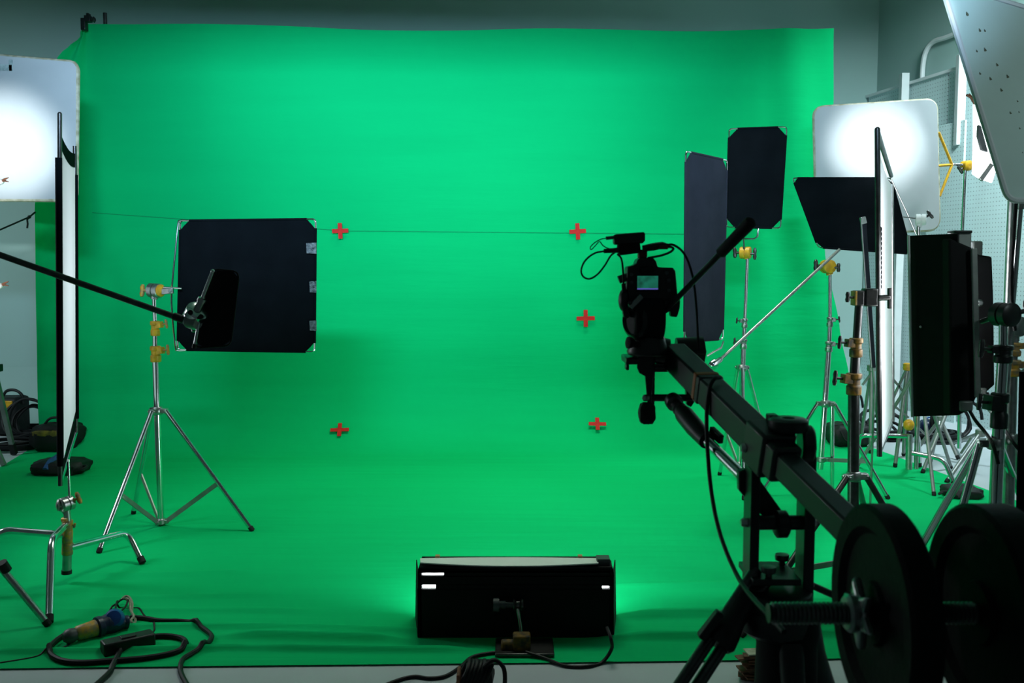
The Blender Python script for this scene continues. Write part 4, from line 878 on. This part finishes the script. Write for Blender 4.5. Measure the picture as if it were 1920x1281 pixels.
# ------------------------------------------------------------------ J. flags and stands at right of centre
def full_stand(label, Y, top, bottom, colls, hubp, feet, m='chrome', cm='steel', head=None, legr=.0118, brace=None, tb=.6, name='light_stand', r=(.0105, .0125, .016), kd=(-1, -.2, .1), hm='steel', km='dark_steel'):
    b = P(*bottom, Y); t = thing(name, label, 'stand', V((b.x, Y, 0)))
    ys = [top]+[(c[0], c[1]) for c in colls]+[bottom]; pts = []
    for i, q in enumerate(ys): pts.append((P(*q, Y), r[min(i, len(r)-1)]))
    pole(t, pts, m); ax = P(*top, Y)-b
    for c in colls: collar(t, P(c[0], c[1], Y), c[2], c[3], c[4] if len(c) > 4 else kd, cm, km, ax)
    if hubp: tripod(t, P(*hubp, Y), feet, legr, m, P(*brace, Y) if brace else None, tb, .05, 'alu', hm)
    if head: grip_head(t, P(head[0], head[1], Y), head[3], head[2], head[4], 'steel', neck=P(*top, Y), knob_dir=head[5] if len(head) > 5 else None)
    return t
s1 = full_stand('silver stand with yellow grip head under the upright black flag, behind the jib', 5.6, (1401, 485), (1386, 880), [(1396, 606, .036, .055), (1394, 645, .042, .06)], (1391, 690), [G(1349, 893), G(1452, 893), G(1395, 940)], head=(1398, 474, .036, (1, -.5, 0), 'yellow', (-1, 0, 0)), brace=(1387, 870))
mb = MB(); knob(mb, P(1404, 476, 5.58), (1, -.2, 0), .012, .035, .07); mb.build('knob', M['dark_steel'], s1)
fb = flag('upright black flag left of the white board, on the silver stand with yellow head', [P(1367, 242, 5.6), P(1475, 238, 5.6), P(1463, 428, 5.6), P(1362, 426, 5.6)], .05)
mb = MB(); mb.tube([P(1395, 474, 5.58), P(1394, 448, 5.58)], .006, 8); mb.tube([P(1394, 448, 5.58), P(1413, 448, 5.59), P(1420, 444, 5.6), P(1422, 428, 5.6)], .006, 8); mb.tube([P(1394, 448, 5.58), P(1392, 428, 5.6)], .006, 8); mb.build('handle', M['chrome'], fb)
fa = flag('tall narrow black flag behind the camera pan handle', [P(1286, 284, 4.60), P(1363, 301, 4.92), P(1355, 636, 4.92), P(1283, 641, 4.60)], .05, fabric='flag_grey')
mb = MB(); mb.tube([P(1356, 640, 4.92), P(1352, 652, 4.90), P(1325, 668, 4.86)], .006, 8); mb.build('handle', M['chrome'], fa)
s2 = full_stand('silver stand with yellow grip head holding the long slanted arm', 5.3, (1556, 515), (1538, 880), [(1556, 604, .036, .055, (1, -.2, .1)), (1554, 650, .042, .06, (1, -.2, .1))], (1548, 757), [G(1425, 932), G(1666, 938), G(1560, 930)], head=(1552, 500, .038, (.2, -1, 0), 'yellow', (-1, 0, .1)), brace=(1540, 862))
mb = MB(); knob(mb, P(1560, 502, 5.28), (1, -.2, 0), .012, .035, .05); mb.build('knob', M['dark_steel'], s2)
t = thing('grip_arm', 'slanted silver arm from yellow grip head down to the tall narrow flag', 'grip arm', P(1345, 683, 4.88))
mb = MB(); mb.cyl(P(1340, 684, 4.88), P(1574, 468, 5.27), .0085); mb.build('rod', M['steel'], t)
mb = MB(); mb.lathe(P(1338, 683, 4.87), (.8, .3, .5), [(.012, -.03), (.02, -.024), (.026, -.01), (.026, .01), (.018, .014), (.014, .05), (.010, .055)], 16); mb.build('end_clamp', M['chrome'], t)
# dark stand with right white frame
s3 = full_stand('dark steel stand with yellow-brown collars at right, holding the bright white frame', 3.6, (1611, 562), (1599, 1060), [(1605, 652, .050, .075), (1601, 720, .058, .085)], (1601, 893), [G(1389, 1201), G(1760, 1130), G(1640, 1035)], m='dark_steel', cm='collar_brown', r=(.015, .0185, .022), legr=.0125, brace=(1598, 1050), hm='steel')
mb = MB(); mb.pbox(1604, 545, 1622, 574, 3.57, .05); mb.build('baby_receiver', M['dark_steel'], s3, bevel=.005)
mb = MB(); mb.pbox(1603, 546, 1608, 573, 3.565, .05); mb.build('clamp_side', M['yellow_worn'], s3, bevel=.002)
mb = MB(); knob(mb, P(1604, 558, 3.58), (-1, 0, .05), .010, .030, .04); mb.build('knob', M['dark_steel'], s3)
mb = MB(); mb.pbox(1622, 541, 1648, 575, 3.57, .05); mb.build('clamp', M['dark_steel'], s3, bevel=.006)
mb = MB(); mb.cyl(P(1645, 559, 3.58), P(1668, 558, 3.58), .011); mb.bar(P(1668, 540, 3.58), P(1668, 579, 3.58), .016, .014); mb.build('clamp_screw', M['dark_steel'], s3, bevel=.003)
Yn, Yf = 3.68, 4.75
fr_ = thing('diffusion_frame', 'tall narrow frame of brilliant white cloth at right, clamped to the dark stand', 'diffusion frame', P(1649, 855, Yn))
mb = MB(); mb.cyl(P(1645, 243, Yn), P(1649, 856, Yn), .0105); mb.ball(P(1645, 243, Yn), .0105); mb.build('rail', M['dark_steel'], fr_)
mb = MB(); mb.cyl(P(1672, 345, Yf), P(1674, 790, Yf), .009); mb.build('rail', M['steel'], fr_)
for a_, b_, r_ in ((P(1646, 250, Yn), P(1671, 330, Yf), .010), (P(1649, 850, Yn), P(1672, 795, Yf), .007)): mb = MB(); mb.cyl(a_, b_, r_); mb.build('crossbar', M['dark_steel'], fr_)
silk_sheet(fr_, P(1649, 285, Yn), P(1652, 838, Yn), P(1671, 345, Yf), P(1673, 782, Yf), .02, bow=.01)
silk_sheet(fr_, P(1651, 838, Yn), P(1651, 850, Yn), P(1673, 782, Yf), P(1673, 795, Yf), .0, 'hem', 'board')
mb = MB(); 
for i in range(13): mb.ball(P(1651, 430+i*9, Yn-.004), (.006, .004, .011), 8, 6)
mb.build('lacing', M['flag'], fr_)
# grey folded flag rod
t = thing('folded_flag', 'grey flag seen edge on, a thin upright bar left of the bright white frame', 'flag', P(1638, 690, 4.6))
mb = MB(); mb.bar(P(1619, 412, 4.6), P(1637, 690, 4.6), .026, .012, up=(0, 1, 0)); mb.build('cloth', M['flag_grey'], t, bevel=.004)
mb = MB(); mb.bar(P(1617, 407, 4.6), P(1620, 420, 4.6), .026, .020, up=(0, 1, 0)); mb.cyl(P(1614.5, 412, 4.595), P(1634, 690, 4.595), .004); mb.build('frame', M['steel'], t, bevel=.003)
fb_ = P(1640, 722, 4.62); mb = MB(); mb.tube([P(1636, 680, 4.61), P(1640, 722, 4.62), V((fb_.x+.01, 4.66, .0))], .006, 8); mb.build('spigot', M['steel'], t)
# unseen cutter flags added to keep key lamp light off the back wall
for K, tgt, lab in ((KL, (-1.45, 6.95), 'black flag above the left edge, shading the lamp there'), (KR, (0.5, 7.0), 'black flag above the right edge, shading the lamp there')):  # both flags are added, out of view, to shade the back wall
    d_ = V((tgt[0]-K[0], tgt[1]-K[1], 0)).normalized(); q_ = V(K)+d_*.8; u_ = V((d_.y, -d_.x, 0))
    z0 = K[2]+.8*math.tan(math.radians(6.9))
    flag(lab, [V((q_.x, q_.y, z0+.5))-u_*.62, V((q_.x, q_.y, z0+.5))+u_*.62, V((q_.x, q_.y, z0))+u_*.62, V((q_.x, q_.y, z0))-u_*.62], .0)
# big slanted flag C
fc = flag('wide slanted black flag in front of the right white board', [P(1486, 334, 5.8), P(1671, 334, 5.8), P(1709, 476, 5.8), P(1534, 464, 5.8)], .03)
mb = MB(); mb.tube([P(1671, 336, 5.78), P(1700, 398, 5.78), P(1718, 440, 5.78)], .0045, 8); mb.tube([P(1694, 407, 5.77), P(1722, 410, 5.77)], .0045, 8); mb.build('handle', M['steel'], fc)
s4 = thing('light_stand', 'thin stand with white clamp head in front of the right white board corner', 'stand', V((P(1722, 900, 5.78).x, 5.78, 0)))
b_ = V((P(1720, 800, 5.78).x, 5.78, 0)); tp = P(1722, 425, 5.78)
pole(s4, [(tp, .011), (V((b_.x, 5.78, .9)), .014), (V((b_.x, 5.78, .06)), .014)], 'steel')
grip_head(s4, P(1727, 412, 5.78), (1, -.4, 0), .034, 'white_paint', 'steel', neck=tp, knob_dir=(1, -.1, .6)); 
tripod(s4, V((b_.x, 5.78, .62)), [V((b_.x-.1, 5.3, 0)), V((b_.x+.35, 6.05, 0)), V((b_.x-.25, 6.1, 0))], .011, 'alu')

# ------------------------------------------------------------------ K. right white board, its stand, glowing reflector panel, grey board
Yr = 6.2
br = board('white bounce board with yellow bracket and hot spot, behind the slanted black flag', [P(1527, 201, Yr), P(1757, 186, Yr), P(1762, 430, Yr), P(1533, 440, Yr)], .03, .075, 'bounce_board', edge=.013)
s5 = thing('board_stand', 'slim chrome stand with yellow struts holding the right white board', 'stand', V((P(1800, 800, 6.25).x, 6.25, 0)))
b_ = V((P(1800, 800, 6.25).x, 6.25, 0)); tp = P(1810, 320, 6.25)
pole(s5, [(tp, .012), (P(1803, 470, 6.25), .014), (V((b_.x, 6.25, .1)), .016)], 'chrome')
tripod(s5, V((b_.x, 6.25, .55)), [V((b_.x-.4, 5.9, 0)), V((b_.x+.35, 5.95, 0)), V((b_.x, 6.7, 0))], .012, 'alu')
hb = P(1785, 309, 6.24)
for q in ((1760, 248), (1758, 311), (1762, 368)):
    mb = MB(); mb.tube([P(*q, 6.21), hb], .009, 8); mb.build('strut', M['yellow'], s5)
mb = MB(); mb.cyl(hb, P(1809, 309, 6.24), .008); mb.build('spigot', M['chrome'], s5)
grip_head(s5, P(1812, 311, 6.25), (.3, -1, 0), .034, 'yellow', 'steel', neck=tp, knob_dir=(-.7, -.3, -.4))
# white reflector panel behind the grey board, its lit look made by emission
t = thing('glow_panel', 'white reflector panel made to glow, half hidden behind the tilted grey board', 'studio light', P(1840, 260, 4.5))
mb = MB(); mb.prism([P(1823, 192, 4.5), P(1834, 205, 4.5), P(1841, 260, 4.5), P(1850, 300, 4.5), P(1838, 338, 4.5), P(1821, 326, 4.5), P(1823, 260, 4.5)], (.16, .20, 0)); mb.build('glowing_face', M['soft_glow'], t, bevel=.01)
mb = MB(); mb.ppoly([(1835, 234), (1840, 236), (1853, 285), (1841, 281), (1834, 255)], 4.46, .02); mb.build('dark_panel_piece', M['grey_plastic'], t, bevel=.003)
mb = MB(); mb.bar(P(1838, 338, 4.46), P(1859, 308, 4.46), .016, .02); mb.build('lower_arm', M['steel'], t, bevel=.003)
mb = MB(); mb.tube([P(1812, 178, 4.5), P(1820, 182, 4.5), P(1828, 195, 4.5)], .006, 6); mb.tube([P(1817, 176, 4.5), P(1822, 182, 4.5)], .004, 6); mb.build('clip', M['brown'], t)
b_ = V((P(1852, 500, 4.62).x+.1, 4.62, 0)); mb = MB(); mb.tube([V((b_.x, 4.62, 0)), V((b_.x, 4.62, 1.95))], .014, 10); mb.build('stand_pole', M['steel'], t)
# grey tilted board
gb = thing('grey_board', 'large tilted grey board with brown flecks filling the upper right corner', 'board', P(1890, 375, 3.2))
c4 = [P(1764, -34, 3.35), P(2140, 82, 3.35), P(2140, 374, 3.15), P(1890, 376, 3.15)]
ol = rrect(c4, .035, 6); mb = MB(); mb.prism(ol, (.02, .05, 0)); mb.build('sheet', M['grey_board'], gb)
mb = MB(); mb.tube([p+V((.002, .004, 0)) for p in ol], .011, 8, closed=True); mb.build('edge_tape', M['board'], gb)
nrm = (c4[1]-c4[0]).cross(c4[3]-c4[0]).normalized(); nrm = nrm if nrm.y < 0 else -nrm
for (px, py) in ((1844, 86), (1861, 83), (1897, 140), (1862, 146), (1880, 115), (1837, 5), (1857, 40), (1907, 215), (1890, 218), (1880, 170), (1903, 250), (1867, 40), (1843, 135), (1908, 192), (1900, 300)):
    c_ = P(px, py, 3.25); c_ = c_-nrm*((c_-c4[3]).dot(nrm)); mb = MB(); s_ = random.uniform(.7, 1.2)
    a_ = random.uniform(.5, 1.1); e0 = V((.35, .0, -.9)).normalized(); e1 = nrm.cross(e0)
    mb.prism([c_+nrm*.0005+e0*.012*s_, c_+nrm*.0005+e1*.005*s_, c_+nrm*.0005-e0*.010*s_, c_+nrm*.0005-e1*.004*s_], nrm*.0012); mb.build('fleck', M['fleck'], gb)
# pole under the grey board with a cable
s6 = thing('board_stand', 'chrome pole under the grey board at the right edge, cable beside it', 'stand', V((P(1912, 700, 3.3).x+.12, 3.3, 0)))
mb = MB(); mb.cyl(P(1915, 372, 3.26), P(1897, 600, 3.3), .0085); mb.build('riser', M['chrome'], s6)
mb = MB(); mb.cyl(P(1917, 350, 3.25), P(1914, 392, 3.26), .0115); mb.build('receiver', M['steel'], s6)
lo_ = P(1897, 600, 3.3); mb = MB(); mb.cyl(lo_, V((lo_.x-.03, 3.36, .04)), .014); mb.build('lower_tube', M['steel'], s6)
mb = MB(); mb.tube(spline([P(1905, 378, 3.24), P(1901, 440, 3.25), P(1897, 500, 3.26), P(1897, 560, 3.27), P(1903, 620, 3.28)], 6), .007, 8); o = mb.build('feed_cable', M['cable'], base=P(1905, 378, 3.24)); tag(o, 'black cable hanging beside the chrome pole below the grey board', 'cable')

# ------------------------------------------------------------------ L. two black tube banks and their stands
def bank(label, Y, quad, side, depth):
    t = thing('tube_light', label, 'studio light', P(*quad[3], Y), 'black tube light banks at right')
    mb = MB(); mb.ppoly(quad, Y, .03); mb.build('back_panel', M['matte'], t, bevel=.006)
    return t
b1 = thing('tube_light', 'large black tube light bank at right with pale front edge', 'studio light', P(1712, 781, 3.25), 'black tube light banks at right')
mb = MB(); mb.prism([P(1706, 442, 3.42), P(1795, 438, 3.25), P(1797, 779, 3.25), P(1713, 781, 3.42)], (.01, .012, 0)); mb.build('barn_door', M['matte'], b1)
mb = MB(); mb.tube([P(1703.5, 441, 3.40), P(1710.5, 782, 3.40)], .005, 6); mb.build('door_edge', M['white_paint'], b1)
mb = MB(); mb.ppoly([(1780, 446), (1831, 468), (1833, 742), (1822, 768), (1800, 779), (1782, 779)], 3.25, .10); mb.build('housing', M['matte'], b1, bevel=.008)
mb = MB(); mb.pbox(1795, 434, 1823, 474, 3.26, .07); mb.build('end_cap', M['alu'], b1, bevel=.006)
mb = MB(); mb.pbox(1800, 752, 1826, 772, 3.24, .05); mb.build('end_cap', M['alu'], b1, bevel=.006)
mb = MB(); mb.bar(P(1826, 466, 3.235), P(1833, 745, 3.235), .012, .02); mb.build('rear_rib', M['alu'], b1, bevel=.003)
mb = MB(); mb.pbox(1790, 432, 1824, 437, 3.25, .06); mb.build('top_clip', M['black_metal'], b1, bevel=.003)
for i in range(2):
    mb = MB(); mb.cyl(P(1770+i*14, 455, 3.42), P(1772+i*14, 765, 3.42), .012); mb.build('tube', M['tube'], b1)
mb = MB(); mb.ball(P(1726, 613, 3.38), .0045, 8, 6); mb.build('rivet', M['white_paint'], b1)
b2_ = thing('tube_light', 'narrower black tube light bank just right of the large one', 'studio light', P(1850, 740, 3.45), 'black tube light banks at right')
mb = MB(); mb.ppoly([(1822, 470), (1838, 478), (1861, 481), (1864, 560), (1866, 722), (1846, 740), (1826, 740)], 3.45, .12); mb.build('housing', M['matte'], b2_, bevel=.008)
mb = MB(); mb.pbox(1824, 452, 1844, 486, 3.46, .07); mb.build('end_cap', M['alu'], b2_, bevel=.006)
mb = MB(); mb.pbox(1832, 728, 1852, 744, 3.44, .06); mb.build('end_cap', M['alu'], b2_, bevel=.006)
mb = MB(); mb.lathe(P(1834, 568, 3.44), (0, -1, 0), [(.012, 0), (.014, .01), (.008, .018)], 12); mb.build('mount_bolt', M['steel'], b2_)
s7 = full_stand('dark-collared silver stand carrying the large black tube light', 3.1, (1881, 600), (1857, 1150), [(1881, 664, .060, .06), (1874, 770, .056, .12)], (1866, 832), [G(1650, 1165), G(1965, 1060), G(1735, 1215)], m='chrome', cm='black_metal', r=(.014, .018, .021), legr=.013, head=(1884, 590, .040, (.3, -1, 0), 'black_metal', (1, -.2, .2)))
mb = MB(); mb.tube([P(1884, 590, 3.1), P(1862, 596, 3.15), P(1840, 603, 3.22)], .009, 8); mb.build('mount_arm', M['dark_steel'], s7)
s8 = full_stand('silver stand with orange-yellow collars at the far right, behind the other tube light stand', 3.35, (1901, 640), (1887, 1100), [(1899, 655, .055, .05, (1, -.3, .1)), (1897, 690, .060, .06, (1, -.4, 0))], (1893, 822), [G(1870, 1150), G(2010, 1120), G(1930, 1060)], m='steel', cm='yellow_worn', r=(.016, .018, .020), legr=.013, head=(1902, 612, .036, (.3, -1, 0), 'steel', (1, -.2, -.3)))
mb = MB(); mb.tube(spline([P(1818, 770, 3.25), P(1830, 790, 3.2), P(1848, 812, 3.15), P(1862, 835, 3.05), P(1872, 870, 3.04)], 6), .006, 8); o = mb.build('tail_cable', M['cable'], base=P(1818, 770, 3.25)); tag(o, 'black cable running from the bottom of the large tube light to its stand', 'cable')
mb = MB(); mb.tube(spline([P(1852, 738, 3.45), P(1858, 752, 3.4), P(1875, 790, 3.3), P(1900, 830, 3.2), P(1925, 860, 3.2)], 6), .006, 8); o = mb.build('tail_cable', M['cable'], base=P(1852, 738, 3.45)); tag(o, 'black cable slanting down right from the narrower tube light', 'cable')
t = flag('black flag edge at the right margin beside the counterweights', [P(1916, 690, 2.4), P(2080, 690, 2.4), P(2080, 1300, 2.4), P(1902, 1300, 2.4)], .01, wave=.01)

# ------------------------------------------------------------------ M. clutter at the right rear
Yq = 5.75
cs2 = thing('century_stand', 'low bent-leg chrome stand with yellow hub behind the tube lights', 'stand', V((P(1703, 880, Yq).x, Yq, 0)))
pole(cs2, [(P(1704, 880, Yq), .02), (P(1705, 815, Yq), .016)], 'steel', 'column')
mb = MB(); mb.ball(P(1704, 797, Yq), (.034, .03, .036)); mb.build('hub_knob', M['yellow'], cs2)
bent_leg(cs2, P(1707, 849, Yq), P(1770, 861, 5.62), G(1791, 912, .012), .0145, 'chrome')
bent_leg(cs2, P(1704, 818, Yq), P(1612, 816, 5.8), G(1604, 872, .012), .0145, 'chrome')
bent_leg(cs2, P(1706, 830, Yq), P(1722, 818, 6.05), G(1724, 876, .012), .0145, 'chrome')
def lean_stand(label, top, feet, mids, m='alu', r=.0125, headm='yellow'):
    t = thing('folded_stand', label, 'stand', V((top.x, top.y, 0)), 'folded stands piled at the right rear')
    for f in feet: leg(t, top, V(f)+V((0, 0, .008)), r, m)
    mb = MB(); mb.lathe(top, (0, 0, 1), [(.02, -.025), (.03, -.02), (.03, .02), (.02, .025)], 14); mb.build('hub', M[headm], t)
    for a, b in mids: mb = MB(); mb.bar(a, b, .018, .012); mb.build('brace', M[m], t)
    return t
Ye = 6.1
lean_stand('tall folded stand with yellow top beside the bright white frame', P(1702, 688, Ye), [G(1678, 878), G(1694, 856), G(1724, 850)], [(P(1700, 692, Ye), P(1672, 752, Ye)), (P(1672, 708, Ye), P(1698, 740, Ye)), (P(1673, 758, Ye), P(1703, 783, Ye))])
Yf_ = 6.5
lean_stand('folded aluminium stand with crossed legs under the tube lights', P(1763, 786, Yf_), [G(1744, 868), G(1797, 863), G(1716, 849)], [(P(1717, 797, Yf_), P(1742, 822, Yf_)), (P(1760, 800, Yf_), P(1775, 812, Yf_))], headm='alu')
lean_stand('folded aluminium stand leaning towards the right wall', P(1838, 812, 5.9), [G(1774, 907), G(1812, 868), G(1786, 834)], [(P(1822, 820, 5.9), P(1802, 850, 5.95))], headm='alu')
lean_stand('thin folded stand behind the bright white frame', P(1634, 690, 6.6), [G(1612, 840), G(1632, 852), G(1652, 838)], [(P(1617, 722, 6.6), P(1634, 700, 6.6))], headm='alu')
coil('upright coil of black cable behind the dark stand at right', G(1626, 838)+V((.0, .55, 0)), .19, 1, seed=6, tr=.010, tilt=1.3, squash=1.0)
coil('upright coil of black cable on the pale floor near the right wall', G(1803, 838)+V((0, .2, 0)), .16, 2, seed=8, tr=.012, tilt=1.35, squash=1.0)
coil('low tangle of black cable under the folded stands', G(1690, 838)+V((0, .3, 0)), .16, 4, seed=11, tr=.012, tilt=.5)
coil('flat dark cable heap on the pale floor beside the coil near the right wall', G(1765, 836)+V((0, .2, 0)), .18, 4, seed=13, tr=.014)
g = G(1600, 842); t = thing('equipment_bag', 'black nylon bag on the floor beside the green cloth at right', 'bag', g)
mb = MB(); mb.pillow(g+V((0, .14, .085)), (.33, .26, .175), seed=8); mb.build('body', M['bag'], t)
mb = MB(); mb.tube(spline([g+V((-.09, .02, .13)), g+V((-.05, .0, .06)), g+V((.04, .0, .05)), g+V((.09, .02, .13))], 5), .007, 6); mb.build('strap', M['bag'], t)
mb = MB(); mb.tube(spline([g+V((-.13, .08, .16)), g+V((0, .06, .175)), g+V((.14, .08, .16))], 5), .006, 6); mb.build('zip', M['rubber'], t)
g = G(1752, 828); t = thing('rolled_bag', 'small dark blue bag among the folded stands', 'bag', g)
mb = MB(); mb.pillow(g+V((0, .1, .075)), (.16, .14, .15), seed=12); mb.build('body', M['navy'], t)
mb = MB(); mb.tube(spline([g+V((-.04, .1, .14)), g+V((0, .1, .17)), g+V((.04, .1, .14))], 5), .006, 6); mb.build('handle', M['bluecloth'], t)
g = G(1818, 940); t = thing('sandbag', 'dark floppy sandbag on the green cloth at right, behind the counterweights', 'sandbag', g)
mb = MB(); mb.pillow(g+V((0, .10, .032)), (.20, .2, .07), seed=15); mb.build('body', M['bag'], t)
mb = MB(); mb.tube(spline([g+V((-.09, .06, .04)), g+V((-.13, .04, .045)), g+V((-.15, .05, .03)), g+V((-.12, .08, .035))], 5), .008, 6); mb.build('strap', M['bag'], t)
# wad of brown strips by the jib tripod
g = G(1418, 1275); t = thing('strip_bundle', 'bundle of ragged brown strips on pale floor beside the jib tripod', 'bundle', V((g.x, g.y, 0)))
rnd = random.Random(3)
for i in range(14):
    z = .004+i*.0065; a = rnd.uniform(-.25, .25); L_ = rnd.uniform(.07, .12); c_ = V((g.x+rnd.uniform(-.008, .012), g.y+rnd.uniform(-.01, .01), z)); R = Matrix.Rotation(a, 3, 'Z')@Matrix.Rotation(rnd.uniform(-.12, .12), 3, 'Y')
    mb = MB(); mb.box(c_, (L_, rnd.uniform(.03, .05), .004), R); mb.build('strip', M['brown'] if i < 13 else M['tape'], t)
